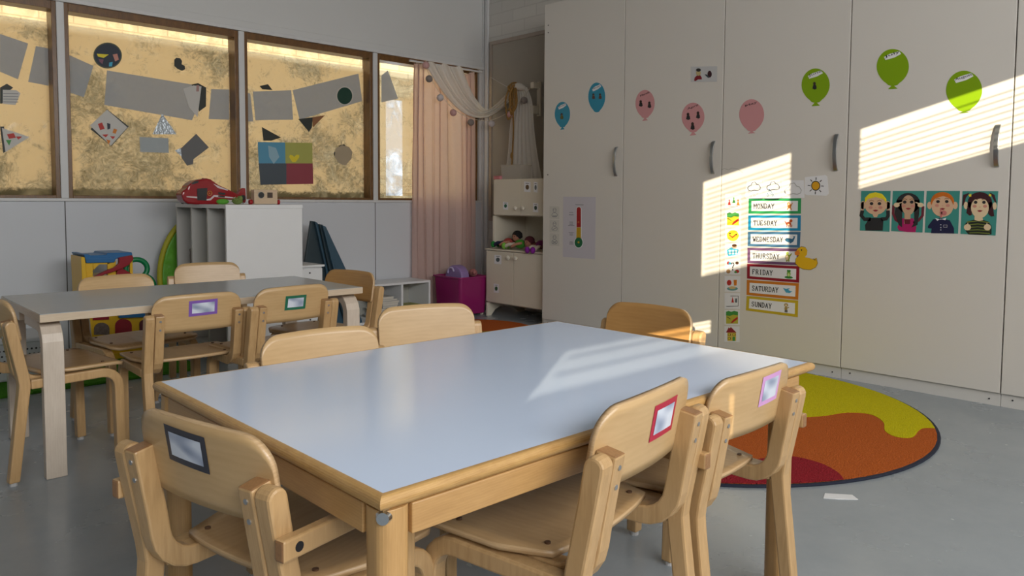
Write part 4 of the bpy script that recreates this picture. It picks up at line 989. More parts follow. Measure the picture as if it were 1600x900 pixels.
on_pane('foil_rectangle', 'pale silver rectangle below the foil triangle', 'cut-out', [([(613, 602), (740, 607), (742, 672), (616, 668)], flat('silver_card', (.36, .40, .41), .35), 1)], Z1, S1)
on_pane('dark_diamond', 'dark grey tilted card with a foil corner on the second window', 'cut-out', [([(768, 662), (795, 650), (800, 690)], FOIL, 1), ([(795, 652), (862, 588), (918, 648), (850, 700), (848, 722), (822, 728), (798, 694)], DG2, 2)], Z1, S1)
on_pane('folded_paper', 'folded white and black paper hanging from the long grey banner', 'paper', [([(842, 372), (870, 365), (906, 385), (905, 468), (875, 490)], DKG, 1), ([(805, 390), (850, 375), (885, 380), (868, 515), (830, 470)], flat('cream_paper', (.60, .58, .54)), 2), ([(863, 374), (875, 374), (874, 402), (862, 402)], flat('tape_rose', (.42, .24, .22)), 3)], Z1, S1)
on_pane('striped_pentagon', 'white striped paper with a black edge, on the leftmost window', 'cut-out', [([(0, 385), (30, 368), (58, 385), (40, 400), (10, 455), (0, 455)], DKG, 1), ([(12, 395), (72, 396), (90, 410), (68, 462), (12, 456)], flat('cream_paper', (.60, .58, .54)), 2)] + [([(14, y), (80, y + 1), (80, y + 4), (14, y + 3)], GREYINK, 3) for y in (410, 422, 434, 446)], Z1, S1)
on_pane('triangle_collage', 'triangular red and green collage low on the leftmost window', 'artwork', [([(0, 556), (18, 556), (24, 668), (14, 672)], DKG, 1), ([(8, 562), (130, 602), (24, 668)], flat('cream_paper', (.60, .58, .54)), 2), ([(30, 590), (60, 585), (70, 605), (40, 610)], CR, 3), ([(25, 615), (50, 615), (40, 640)], CG, 3), ([(70, 600), (98, 600), (80, 614)], CR, 3)], Z1, S1)
Z2 = (360, 0); S2 = 2.812
on_pane('green_disc', 'dark green paper disc with a white rim on the third window', 'cut-out', [(ell(502, 421, 38, 42, 28), flat('cream_paper', (.60, .58, .54)), 1), (ell(502, 421, 33, 37, 28), flat('disc_green', (.008, .05, .03)), 2)], Z2, S2)
on_pane('colour_collage', 'four-colour sheet of blue, yellow, grey and red with a yellow heart', 'artwork',
    [([(120, 624), (240, 626), (242, 718), (124, 718)], flat('collage_blue', (.10, .32, .48)), 1), ([(240, 626), (360, 628), (361, 718), (242, 718)], flat('collage_lime', (.42, .42, .10)), 1), ([(124, 718), (246, 718), (246, 810), (132, 812)], flat('collage_grey', (.07, .09, .11)), 1), ([(246, 718), (362, 718), (364, 808), (246, 810)], flat('collage_red', (.30, .05, .07)), 1),
     ([(258, 690), (262, 680), (272, 682), (280, 690), (290, 680), (302, 680), (302, 692), (286, 712), (272, 712)], CY, 2), ([(165, 640), (200, 650), (215, 690), (190, 720), (170, 690)], flat('collage_sky', (.30, .48, .58)), 2)], Z2, S2)
on_pane('dark_triangle', 'dark paper triangle above the four-colour sheet', 'cut-out', [([(138, 558), (222, 604), (180, 618), (145, 618)], DKG, 1)], Z2, S2)
on_pane('dark_scrap', 'small black paper shape above the third window\'s grey sheet', 'cut-out', [([(128, 378), (165, 370), (185, 396), (140, 392)], DKG, 1)], Z2, S2)
on_pane('split_triangle', 'dark and rust-brown paper triangle hanging below the grey banner', 'cut-out', [([(298, 523), (362, 515), (358, 560), (345, 580)], DKG, 1), ([(360, 515), (416, 506), (402, 520), (362, 560)], flat('rust_paper', (.30, .13, .05)), 1)], Z2, S2)
on_pane('tan_hexagon', 'flat tan paper hexagon low on the third window', 'cut-out', [([(462, 652), (490, 638), (520, 645), (537, 668), (530, 700), (505, 728), (478, 718), (458, 690)], flat('tan_paper', (.45, .36, .24)), 2), ([(474, 640), (500, 634), (512, 646), (480, 650)], DKG, 1), ([(454, 670), (462, 665), (464, 685), (455, 684)], DKG, 1)], Z2, S2)

# ------------------------------------------------------------------ pink curtain, white swag, cotton-ball garland
def curtain():
    rows = []; NU = 120; NV = 24; x0, x1 = 3.955, 4.600
    for j in range(NV + 1):
        v = j / NV; z = 2.178 - v * (2.178 - .075); r = []
        for i in range(NU + 1):
            u = i / NU; amp = (.012 + .014 * (math.sin(7.3 * u + 1) ** 2)) * (1 + .5 * v)
            ph = 2 * PI * (8.5 * u + .55 * math.sin(6.1 * u) + .30 * math.sin(13.7 * u + 1.2 * v)) + .5 * v
            xx = x0 + (x1 - x0 + .015 * math.sin(2.2 * v)) * u + .010 * math.sin(ph * 2) - .01 * v * math.sin(5 * u)
            if u > .62 and v < .16: z2 = z - (.16 - v) * 0.25 * math.sin((u - .62) / .38 * PI)
            else: z2 = z
            r.append((xx, 5.415 + amp * math.sin(ph) + .012 * math.sin(4 * u + 3 * v), z2))
        rows.append(r)
    return sheet(rows)
o = obj('curtain', curtain(), sheer('pink_voile', (.88, .68, .62), .5, .10), None, smooth=True)
tag(o, 'long pleated pink curtain over the right-hand window', 'curtain')
obj_rail = obj('curtain_rail', box(3.90, 4.72, 5.405, 5.425, 2.186, 2.200), M_TRIMW)
tag(obj_rail, 'thin white curtain rail above the pink curtain', 'rail')
for i in range(8): obj('curtain_hook', cyl((3.96 + i * .09, 5.415, 2.172), (3.96 + i * .09, 5.415, 2.187), .003, n=6), M_DARK, obj_rail)
def P_(u, v, d=None):
    if u <= 752: return at('y', 5.36, u, v)
    f = min(1, (u - 752) / 40); a = at('y', 5.36, u, v); b = at('x', 4.73, u, v); return a.lerp(b, f) if b.y < 5.5 else a
def swag():
    lo = smoothpath([P_(*p) for p in ((664, 97), (678, 122), (697, 150), (718, 172), (740, 184), (765, 183), (787, 168), (808, 148))], 6)
    up = smoothpath([P_(*p) for p in ((722, 106), (730, 128), (740, 150), (752, 166), (762, 172), (775, 163), (790, 148), (806, 133))], 6)
    rows = []; n = len(lo); W = 30
    nrm = -FW
    for i in range(n):
        f = i / (n - 1); r = []
        for j in range(W + 1):
            g = j / W; p = up[i].lerp(lo[i], g)
            fold = .018 * (1 - .35 * f) * math.sin(g * 2 * PI * 4.5 + 1.5 * f)
            r.append(p + Vector((-.7, -.7, 0)) * (fold + .02 * math.sin(PI * g)) + Vector((0, 0, .012 * math.sin(g * 17 + f * 4) * (1 - f))))
        rows.append(r)
    bm = sheet(rows)
    # tail
    L = smoothpath([P_(*p) for p in ((806, 136), (806, 160), (801, 200), (798, 240), (793, 279))], 6); Rr = smoothpath([P_(*p) for p in ((828, 137), (836, 160), (839, 200), (844, 240), (851, 279))], 6)
    rows = []
    for i in range(len(L)):
        f = i / (len(L) - 1); a, b = L[i], Rr[i]; r = []
        for j in range(41):
            g = j / 40; p = a.lerp(b, g); r.append(p + Vector((-.035 + .012 * math.sin(g * 2 * PI * 7) * (.5 + f), 0, 0)))
        rows.append(r)
    sheet(rows, bm)
    k0 = P_(806, 138); k1 = P_(828, 138)
    tube(smoothpath([k0 + Vector((-.02, 0, 0)), (k0 + k1) / 2 + Vector((-.05, 0, .01)), k0.lerp(k1, .85) + Vector((-.03, 0, -.01))], 5), lambda f: .016 + .018 * math.sin(PI * f), 10, bm)
    return bm
o = obj('draped_scarf', swag(), sheer('white_gauze', (.84, .80, .73), .25), None, smooth=True)
tag(o, 'white gauze drape swagged from the curtain rail to a wall hook', 'drape')
t = thing('wall_hook_rack', 'white wooden wall hook holding the gauze drape, high on the pinboard', 'hook', (0, 0, 0))
a = at('x', 4.76, 838, 133); b = at('x', 4.76, 838, 172)
obj('back_plate', box(4.775, 4.795, a.y - .03, a.y + .01, b.z - .05, a.z + .03), M_CAB, t, bevel=.004)
obj('peg', box(4.70, 4.775, a.y - .03, a.y + .015, a.z - .035, a.z + .02), M_CAB, t, bevel=.006)
obj('peg', box(4.70, 4.775, b.y - .02, b.y + .02, b.z - .035, b.z + .035), M_CAB, t, bevel=.006)
# golden plaited cord
GOLD = mat('golden_cord', (.32, .17, .04), .7, var=.3, vscale=80, bump=.6, bscale=120)
h = P_(811, 134) + Vector((-.085, 0, 0))
bm = tube(smoothpath([h + Vector((.03, .03, .02)), h + Vector((-.01, .04, -.02)), h + Vector((-.01, .01, -.05)), h + Vector((.03, -.02, -.02)), h + Vector((.05, 0, .02)), h + Vector((.03, .03, .02))], 6), .008, 8)
for dx, ln, sw in ((.02, .30, .05), (-.01, .26, .03), (.03, .22, -.02), (-.03, .24, .05)):
    tube(smoothpath([h + Vector((0, dx, 0)), h + Vector((-.01, dx + sw, -ln * .4)), h + Vector((0, dx + sw, -ln * .8)), h + Vector((0, dx + .02, -ln)), h + Vector((.01, dx - .02, -ln * .7)), h + Vector((.01, dx - .01, -.03))], 5), .008, 8, bm)
tube(smoothpath([h + Vector((0, -.01, -.05)), h + Vector((0, -.02, -.4)), h + Vector((0, .0, -.75))], 6), .007, 8, bm)
ball(h + Vector((0, .0, -.62)), .012, .012, .03, 8, bm)
o = obj('cord_tieback', bm, GOLD, None, smooth=True); tag(o, 'golden brown looped cord tied round the white drape', 'cord')
# garland
gp = [(668, 105, 0), (673, 126, 1), (690, 155, 2), (710, 178, 0), (737, 193, 1), (769, 195, 2), (798, 181, 0), (819, 159, 1)]
t = thing('cotton_ball_garland', 'garland of pink, grey and white cotton balls under the white drape', 'garland')
cols = [mat('ball_pink', (.62, .36, .34), .9, var=.1, bump=.5, bscale=90), mat('ball_taupe', (.26, .22, .20), .9, var=.1, bump=.5, bscale=90), mat('ball_white', (.66, .60, .60), .9, var=.1, bump=.5, bscale=90)]
pl = [P_(u, v) + Vector((-.07, -.07, 0)) for u, v, _ in gp]
obj('string', tube(smoothpath([P_(662, 98) + Vector((0, -.03, 0))] + [p + Vector((0, 0, .035)) for p in pl] + [P_(836, 140) + Vector((-.07, 0, 0))], 5), .0025, 6), M_CAB, t)
for (u, v, kx), p in zip(gp, pl): obj('cotton_ball', ball(p, .031, seg=18), cols[kx], t, smooth=True)
# string line stretched over the pinboard
s0 = at('x', XB - .03, 767, 121); s1 = at('x', 4.70, 810, 146); s2 = at('x', 4.70, 830, 138); s3 = at('x', 4.78, 851, 121)
o = obj('string_line', tube([s0, s1], .002, 6), M_TRIMW); tag(o, 'thin white string running from the corner to the drape hook', 'string')

# ------------------------------------------------------------------ pinboard
t = thing('pinboard', 'tall beige pinboard in a wooden frame on the painted block wall', 'pinboard', (XB, 0, 0))
BF = wood('beige_board_frame', (.42, .35, .29), (.34, .28, .23), (3, 3, 3)); yL, yR, zb, zt = 5.395, 4.20, .806, 2.479
obj('panel', box(-.012, -.001, yR, yL - .03, zb + .03, zt - .03), mat('taupe_felt', (.38, .35, .30), .85, var=.06, vscale=5, bump=.2, bscale=200), t)
bm = box(-.022, -.001, yL - .035, yL, zb, zt); box(-.022, -.001, yR, yL - .035, zt - .035, zt, bm); box(-.022, -.001, yR, yL - .035, zb, zb + .035, bm)
obj('frame', bm, BF, t, bevel=.002)

# ------------------------------------------------------------------ toy kitchen cupboard
KX = 4.34; t = thing('toy_kitchen_cupboard', 'cream child-size dresser with two pairs of doors in the far corner', 'cupboard', (KX, 4.57, 0))
y0, y1 = -.352, .342
obj('body', box(.018, .46, y0, y1, .118, .572), M_CAB, t, bevel=.002)
for s, yy in ((0, y1 - .016), (1, y0)):
    obj('foot_panel', yz([(yy, 0), (yy + .016, 0), (yy + .016, .12), (yy, .12)], 0.0, .46) if False else xz([(.005, 0), (.05, 0), (.10, .05), (.20, .085), (.30, .05), (.40, 0), (.46, 0), (.46, .118), (.005, .118)], yy, yy + .016), M_CAB, t)
obj('counter', box(-.006, .46, y0 - .004, y1 + .006, .5725, .586), M_CAB, t, bevel=.003)
ymid = -.005
for a, b, kn in ((ymid + .002, y1 - .006, ymid + .045), (y0 + .006, ymid - .002, ymid - .045)):
    d = obj('door', box(0, .017, a, b, .128, .568), M_CAB, t, bevel=.002)
    bm = cyl((0, kn, .522), (-.014, kn, .522), .007, n=12); ball((-.022, kn, .522), .012, .019, .019, 14, bm)
    obj('knob', bm, mat('ivory_knob', (.72, .68, .58), .3), d, smooth=True)
HX = .06
obj('hutch_side', box(HX, .46, y1 - .035, y1 - .02, .5865, .866), M_CAB, t)
obj('hutch_side', box(HX, .46, y0 + .02, y0 + .035, .5865, .866), M_CAB, t)
obj('hutch_back', box(.44, .455, y0 + .036, y1 - .036, .5865, .866), M_CAB, t)
obj('hutch', box(HX + .018, .46, y0 - .01, y1 - .022, .868, 1.18), M_CAB, t, bevel=.003)
hy1, hy0 = y1 - .030, y0 - .004; hm = -.025
for a, b, kn in ((hm + .002, hy1, hm + .045), (hy0, hm - .002, hm - .045)):
    d = obj('hutch_door', box(HX, HX + .017, a, b, .876, 1.174), M_CAB, t, bevel=.002)
    bm = cyl((HX, kn, .935), (HX - .014, kn, .935), .007, n=12); ball((HX - .022, kn, .935), .012, .018, .018, 14, bm)
    obj('knob', bm, mat('ivory_knob', (.72, .68, .58), .3), d, smooth=True)
# little picture labels stuck on its doors
def klabel(u, v, w_, h_, xpl, col, lab, shape=0):
    c = Card('x', xpl - .0004); c.poly([(u - w_, v - h_), (u + w_, v - h_ + 1), (u + w_, v + h_ + 1), (u - w_, v + h_)], PAPER, 1)
    c.poly(ell(u, v + .12 * h_, w_ * .55, h_ * .5, 10), flat('label_' + col[0], col[1]), 2)
    c.poly([(u - w_ * .5, v - h_ * .72), (u + w_ * .5, v - h_ * .68), (u + w_ * .5, v - h_ * .52), (u - w_ * .5, v - h_ * .56)], GREYINK, 2)
    c.done('picture_label', lab, 'sticker', 'picture labels on the toy dresser')
klabel(790, 321, 4, 6, KX + HX, ('pine', (.02, .12, .07)), 'small picture label low on the dresser\'s upper left door')
klabel(824, 291.5, 5, 8, KX + HX, ('leaf', (.12, .07, .03)), 'small picture label at the top of the dresser\'s upper right door')
klabel(837, 292, 3, 8, KX + HX, ('ash', (.15, .17, .18)), 'narrow picture label beside the cupboard edge, upper right door')
klabel(837, 324, 4, 7, KX + HX, ('moss', (.03, .06, .04)), 'small picture label low on the dresser\'s upper right door')
klabel(778, 405, 5.5, 7, KX, ('slate', (.08, .11, .12)), 'small picture label beside the lower left door knob')
klabel(775.5, 450, 4, 7, KX, ('spruce', (.02, .09, .03)), 'small green picture label halfway down the lower left door')
# dolls lying on the counter
def limb(pts, r): return tube(smoothpath(pts, 5), r, 10)
CZ = .587
def doll(name_lab, base, skin, hairc, shirt, trous, shoe, dirv, headoff, loosehair=True):
    t = thing('doll', name_lab, 'doll', (0, 0, 0)); b = Vector(base); d = Vector(dirv).normalized(); sde = Vector((-d.y, d.x, 0)); up_ = Vector((0, 0, 1))
    body = ball((0, 0, 0), .05, .038, .038, 14); bmesh.ops.transform(body, matrix=Matrix.Translation(b + up_ * .05) @ d.to_track_quat('X', 'Z').to_matrix().to_4x4(), verts=body.verts)
    obj('torso', body, shirt, t, smooth=True)
    hc = b + d * .085 + up_ * (.065 + headoff)
    hd = ball(hc, .036, .034, .040, 16); 
    for s in (-1, 1): ball(hc + sde * s * .034, .007, .007, .009, 8, hd)
    ball(hc - Vector((.036, 0, .004)), .006, .006, .006, 8, hd)
    hd_o = obj('head', hd, skin, t, smooth=True)
    obj('eyes', ball(hc + Vector((-.031, .012, .006)), .005, bm=ball(hc + Vector((-.031, -.012, .006)), .005, seg=8), seg=8), M_DARK, hd_o)
    hb = ball(hc + up_ * .014 + Vector((.012, 0, 0)), .044, .044, .040, 14)
    for k_ in range(10): a = k_ * 2 * PI / 10; ball(hc + Vector((.012 + .02 * math.cos(a), .036 * math.sin(a), .016 + .014 * math.cos(a * 2))), .017, bm=hb, seg=8)
    obj('hair', hb, hairc, t, smooth=True)
    for s in (-1, 1):
        obj('arm', limb([b + d * .04 + sde * s * .035 + up_ * .06, b + d * .01 + sde * s * .06 + up_ * .05 + Vector((-.02, 0, 0)), b - d * .02 + sde * s * .045 + up_ * .03 + Vector((-.04, 0, 0))], .011), skin, t, smooth=True)
        lg = obj('leg', limb([b - d * .04 + sde * s * .02 + up_ * .04, b - d * .09 + sde * s * .028 + up_ * .045, b - d * .13 + sde * s * .028 + up_ * .028], .015), trous, t, smooth=True)
        obj('shoe', ball(b - d * .145 + sde * s * .028 + up_ * .030, .022, .022, .028, 12), shoe, lg, smooth=True)
    return t
HK = mat('black_yarn_hair', (.012, .010, .010), .95, var=.3, vscale=90, bump=1, bscale=120)
multi = mat('motley_cloth', (.35, .05, .04), .9, var=.6, vscale=30)
doll('dark-haired doll in motley shirt and green shoes lying on the dresser counter', (4.44, 4.735, CZ + .004), mat('doll_skin', (.42, .19, .12), .8), HK, multi, mat('navy_cloth', (.012, .012, .05), .9), mat('green_felt', (.01, .20, .03), .9), (.15, -1, 0), .035)
doll('doll in a green outfit lying in the middle of the dresser counter', (4.41, 4.56, CZ), mat('doll_skin', (.42, .19, .12), .8), mat('maroon_yarn', (.08, .012, .02), .95, var=.3, vscale=80), mat('grass_felt', (.05, .26, .02), .9), mat('pale_cloth', (.60, .55, .45), .9), mat('lime_felt', (.20, .48, .06), .9), (.2, -1, 0), .0)
doll('doll in purple with cream legs and purple shoes at the counter\'s right end', (4.46, 4.37, CZ), mat('doll_brown', (.16, .05, .03), .8), mat('rust_yarn', (.12, .02, .01), .95), mat('plum_felt', (.14, .01, .09), .9), mat('cream_knit', (.60, .52, .42), .9), mat('violet_felt', (.20, .01, .26), .9), (1, .15, .12), -.01)
# things on top of the dresser
t = thing('clear_box', 'clear plastic box on top of the toy dresser', 'box', (0, 0, 0))
a = at('x', 4.50, 790, 279); b_ = at('x', 4.50, 820, 279); zt_ = at('x', 4.50, 790, 259).z
CL = sheer('clear_plastic', (.75, .72, .66), .4, .55)
bm = bmesh.new(); ya, yb2 = a.y, b_.y
for q in ((4.45, 4.453, yb2, ya), (4.57, 4.573, yb2, ya), (4.453, 4.57, ya - .003, ya), (4.453, 4.57, yb2, yb2 + .003)): box(*q, 1.1805, zt_, bm)
box(4.453, 4.57, yb2 + .003, ya - .003, 1.1805, 1.184, bm); obj('bin', bm, CL, t)
obj('rim', tube([(4.449, ya + .004, zt_), (4.449, yb2 - .004, zt_), (4.575, yb2 - .004, zt_), (4.575, ya + .004, zt_)], .004, 6, closed=True), CL, t)
a = at('x', 4.46, 776, 278)
t = thing('soap_dish', 'small rounded pink plastic dish on top of the toy dresser', 'dish', (4.46, a.y - .03, 1.1805))
obj('dish', xy(rrect(-.03, .03, -.05, .05, .02), 0, .022), mat('pink_plastic', (.62, .22, .24), .4), t, bevel=.005)
obj('lid', xy(rrect(-.032, .032, -.052, .052, .02), .0222, .030), mat('pink_plastic', (.62, .22, .24), .4), t, bevel=.003)

# ------------------------------------------------------------------ magenta crate with purple toy
t = thing('storage_crate', 'magenta plastic crate on castors beside the toy dresser', 'crate', (4.235, 5.12, 0))
MG = mat('magenta_plastic', (.28, .015, .125), .3, var=.08, vscale=10)
def crate_ring(x, y): return rrect(-x, x, -y, y, .03, 4)
bm = bmesh.new(); lv = [(.145, .165, .022), (.150, .172, .10), (.160, .185, .330), (.172, .197, .334), (.172, .197, .345), (.158, .183, .345), (.150, .172, .33), (.140, .160, .035)]
rg = [[bm.verts.new((p[0], p[1], z)) for p in crate_ring(x, y)] for x, y, z in lv]
for A, B in zip(rg, rg[1:]):
    for k in range(len(A)): bm.faces.new((A[k], A[(k + 1) % len(A)], B[(k + 1) % len(A)], B[k]))
bm.faces.new(rg[0][::-1]); bm.faces.new(rg[-1])
obj('tub', bm, MG, t)
for x, y in ((-.12, -.14), (-.12, .14), (.12, -.14), (.12, .14)): obj('castor', cyl((x - .01, y, .012), (x + .01, y, .012), .012, n=12), M_CAB, t)
t = thing('toy_handbag', 'lilac plastic toy with an arched handle sticking out of the magenta crate', 'toy', (4.20, 5.13, .0))
LV = mat('lilac_plastic', (.30, .20, .44), .4)
arch = [(-.115, .20)] + [(-.115 + .115 * (1 - math.cos(R(a))), .33 + .105 * math.sin(R(a))) for a in range(0, 181, 15)] + [(.115, .20)]
obj('shell', yz(arch, -.045, .045), LV, t, bevel=.012)
obj('grip', tube(smoothpath([(-.05, .07, .36), (-.05, .055, .40), (-.05, .01, .41), (-.05, -.015, .38)], 5), .009, 8), mat('pale_lilac', (.50, .42, .62), .4), t, smooth=True)
o = obj('plush_toy', ball((4.32, 5.06, .365), .035, .045, .035, 12, ball((4.30, 5.02, .37), .018, seg=8)), mat('rosy_plush', (.42, .16, .15), .95, bump=.6), None, smooth=True)
tag(o, 'pinkish soft toy peeking over the rim of the magenta crate', 'soft toy')

# ------------------------------------------------------------------ low white bookshelf
t = thing('low_bookshelf', 'low white open bookshelf under the window wall left of the curtain', 'shelf', (3.45, 5.31, 0))
xa, xb_, ya, yb2, hh = -.28, .495, -.13, .165, .315
for nm, q in (('top_board', (xa, xb_, ya, yb2, hh - .018, hh)), ('bottom_board', (xa, xb_, ya, yb2, .0, .018))): obj(nm, box(*q), M_WHITE, t, bevel=.001)
for nm, x in (('side_panel', xa), ('side_panel', xb_ - .018), ('divider', .195)): obj(nm, box(x, x + .018, ya, yb2, .0185, hh - .0185), M_WHITE, t)
obj('back_panel', box(xa + .019, xb_ - .019, yb2 - .006, yb2, .0185, hh - .0185), mat('grey_backing', (.42, .42, .38), .6), t)
z = .0185; cols_ = [(.55, .52, .45), (.30, .33, .36), (.62, .60, .55), (.40, .26, .22), (.50, .48, .40), (.22, .25, .28), (.60, .57, .52)]
random.seed(3)
nb = ['lowest of the stack', 'second from the bottom', 'third from the bottom', 'fourth from the bottom', 'fifth from the bottom', 'sixth from the bottom', 'seventh from the bottom', 'eighth from the bottom', 'ninth from the bottom', 'topmost of the stack']
for i in range(10):
    th = random.uniform(.013, .024); wd = random.uniform(.15, .19); r = random.uniform(-.03, .03)
    th = .021 if i % 3 == 0 else .017
    o = thing('book', 'thin book in the bookshelf\'s middle bay, %s' % nb[i], 'book', (3.45 + .08 + r, 5.31 - .01, z), random.uniform(-.06, .06), 'books stacked in the low bookshelf')
    cvm = mat('book_cover_%d' % (i % 7), cols_[i % 7], .5)
    obj('pages', box(-wd / 2 + .003, wd / 2 - .002, -.098, .098, .002, th - .0022), mat('book_pages', (.66, .62, .54), .8), o)
    bm = box(-wd / 2, wd / 2, -.1, .1, 0, .0018); box(-wd / 2, wd / 2, -.1, .1, th - .002, th - .0004, bm); box(-wd / 2, -wd / 2 + .0025, -.1, .1, .0018, th - .002, bm)
    obj('cover', bm, cvm, o); z += th
z = .0185
for i, (c_, th, lab) in enumerate((((.36, .33, .10), .03, 'lowest'), ((.55, .16, .20), .022, 'second'), ((.50, .48, .44), .014, 'third'), ((.40, .40, .10), .022, 'topmost, olive'))):
    o = thing('book', 'book in the bookshelf\'s right-hand bay, %s of its short pile' % lab, 'book', (3.45 + .345, 5.31 - .01, z), .04 * (i % 2), 'books stacked in the low bookshelf')
    obj('pages', box(-.100, .100, -.098, .098, .002, th - .0022), mat('book_pages', (.66, .62, .54), .8), o)
    bm = box(-.105, .105, -.1, .1, 0, .0018); box(-.105, .105, -.1, .1, th - .002, th - .0004, bm); box(-.105, -.102, -.1, .1, .0018, th - .002, bm)
    obj('cover', bm, mat('pile_cover_%d' % i, c_, .5), o); z += th

# ------------------------------------------------------------------ white cabinet with upright slots
CX0, CX1, CY0, CY1, CH_ = 1.886, 2.383, 4.483, 5.30, .9625
t = thing('slotted_cabinet', 'white cabinet with three tall open slots, toys on its top', 'cabinet', ((CX0 + CX1) / 2, (CY0 + CY1) / 2, 0))
hx, hy = (CX1 - CX0) / 2, (CY1 - CY0) / 2
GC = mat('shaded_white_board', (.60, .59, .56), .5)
obj('end_panel', box(-hx, hx, -hy, -hy + .020, 0, CH_ - .0235), M_WHITE, t, bevel=.001)
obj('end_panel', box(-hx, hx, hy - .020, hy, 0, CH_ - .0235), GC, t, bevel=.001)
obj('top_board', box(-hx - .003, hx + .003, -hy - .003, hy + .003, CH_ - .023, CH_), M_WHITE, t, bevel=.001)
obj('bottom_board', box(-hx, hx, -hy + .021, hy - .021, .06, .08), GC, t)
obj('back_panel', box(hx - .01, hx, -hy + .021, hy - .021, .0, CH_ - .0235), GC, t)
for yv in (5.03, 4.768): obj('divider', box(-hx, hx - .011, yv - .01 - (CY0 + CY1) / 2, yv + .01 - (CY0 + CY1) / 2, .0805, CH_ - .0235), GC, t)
for yv in (5.10, 4.90, 4.63): obj('screw_hole', cyl((-hx + .03, yv - (CY0 + CY1) / 2, CH_ - .028), (-hx + .03, yv - (CY0 + CY1) / 2, CH_ - .0235), .012, n=10), M_DARK, t)
o = obj('yellow_folder', box(1.93, 2.25, 4.87, 4.885, .081, .80), mat('olive_folder', (.42, .38, .12), .6)); tag(o, 'tall olive-yellow folder standing in the middle slot of the white cabinet', 'folder')
o = obj('grey_folder', box(1.95, 2.25, 4.83, 4.838, .081, .84), mat('grey_folder', (.30, .33, .33), .6)); tag(o, 'grey folder leaning in the middle slot of the white cabinet', 'folder')
o = obj('brown_board', xz([(1.92, .081), (2.2, .081), (2.2, .66), (2.0, .68), (1.92, .62)], 4.56, 4.572), mat('brown_board', (.22, .12, .06), .6)); tag(o, 'brown board standing in the right slot of the white cabinet', 'board')
bm = tube(smoothpath([(1.93, 5.11, .70), (1.92, 5.13, .62), (1.92, 5.10, .55), (1.93, 5.14, .48)], 6), .012, 8)
tube(smoothpath([(1.925, 5.16, .66), (1.92, 5.12, .60), (1.92, 5.16, .54)], 6), .008, 8, bm)
tube([(1.93, 5.14, .48), (1.95, 5.14, .0805)], .006, 6, bm); tube([(1.925, 5.1, .70), (1.925, 5.1, .9385)], .002, 6, bm)
o = obj('skipping_rope', bm, mat('grey_brown_cord', (.20, .17, .15), .9), None, smooth=True); tag(o, 'knotted grey cord hanging in the left slot of the white cabinet', 'rope')

# toy helicopter
HO, HS = (260, 270), 7.273; HYc = 4.93
def hp(p, y): q = at('y', HYc, HO[0] + p[0] / HS, HO[1] + p[1] / HS); return (q.x, y, q.z - .0085)
def hprism(pts, y0_, y1_, bm=None): return prism(pts, lambda p: hp(p, y0_), lambda p: hp(p, y1_), bm)
t = thing('toy_helicopter', 'red toy helicopter with white stripe on top of the slotted cabinet', 'toy helicopter')
RED = mat('glossy_red_plastic', (.30, .006, .012), .25, var=.05, coat=.3)
fus = [(135, 230), (150, 190), (200, 165), (212, 130), (245, 105), (290, 75), (355, 60), (420, 48), (470, 60), (510, 90), (560, 125), (660, 170), (770, 225), (800, 240), (830, 300), (790, 300), (700, 290), (640, 290), (600, 320), (560, 350), (420, 345), (300, 345), (200, 335), (155, 290)]
fo = obj('fuselage', hprism(fus, HYc - .055, HYc + .055), RED, t, bevel=.012, seg=3)
obj('tail_fin', hprism([(760, 285), (790, 240), (830, 175), (850, 158), (885, 162), (892, 300), (880, 330), (850, 310)], HYc - .02, HYc + .02), RED, t, bevel=.004)
c = cyl(hp((850, 268), HYc - .030), hp((850, 268), HYc - .021), .017, n=18); obj('tail_rotor', c, M_DARK, t)
WH = mat('toy_white', (.70, .62, .62), .35)
obj('stripe', hprism([(190, 250), (310, 255), (425, 285), (460, 275), (500, 238), (545, 240), (750, 268), (760, 278), (540, 262), (505, 258), (462, 298), (420, 300), (300, 272), (192, 262)], HYc - .0575, HYc - .052), WH, fo)
obj('stripe', hprism([(492, 110), (560, 140), (660, 180), (655, 188), (545, 158)], HYc - .0575, HYc - .052), WH, fo)
obj('door_window', hprism([(310, 165), (425, 158), (415, 300), (310, 295)], HYc - .059, HYc - .050), M_DARK, fo)
obj('cockpit_glass', hprism([(245, 108), (290, 80), (330, 78), (320, 100), (262, 118)], HYc - .057, HYc + .057), M_DARK, fo)
obj('side_window', hprism([(552, 205), (628, 215), (625, 238), (550, 228)], HYc - .0578, HYc - .05), M_DARK, fo); obj('side_window', hprism([(548, 242), (625, 250), (620, 266), (545, 258)], HYc - .0578, HYc - .05), M_DARK, fo)
obj('emblem', tube([hp((452 + 24 * math.cos(R(a)), 218 + 26 * math.sin(R(a))), HYc - .0565) for a in range(0, 360, 20)], .0022, 6, closed=True), mat('emblem_gold', (.55, .25, .02), .4), fo)
obj('emblem', cyl(hp((452, 218), HYc - .058), hp((452, 218), HYc - .053), .004, n=8), mat('emblem_gold', (.55, .25, .02), .4), fo)
obj('rotor_mast', cyl(hp((425, 62), HYc), hp((425, 46), HYc), .012, n=12), RED, t)
for u in (215, 330): 
    p = hp((u, 325), HYc)
    for s in (-.04, .04): obj('wheel', cyl((p[0], HYc + s - .008, .9625 + .0135), (p[0], HYc + s + .008, .9625 + .0135), .013, n=16), M_DARK, t)
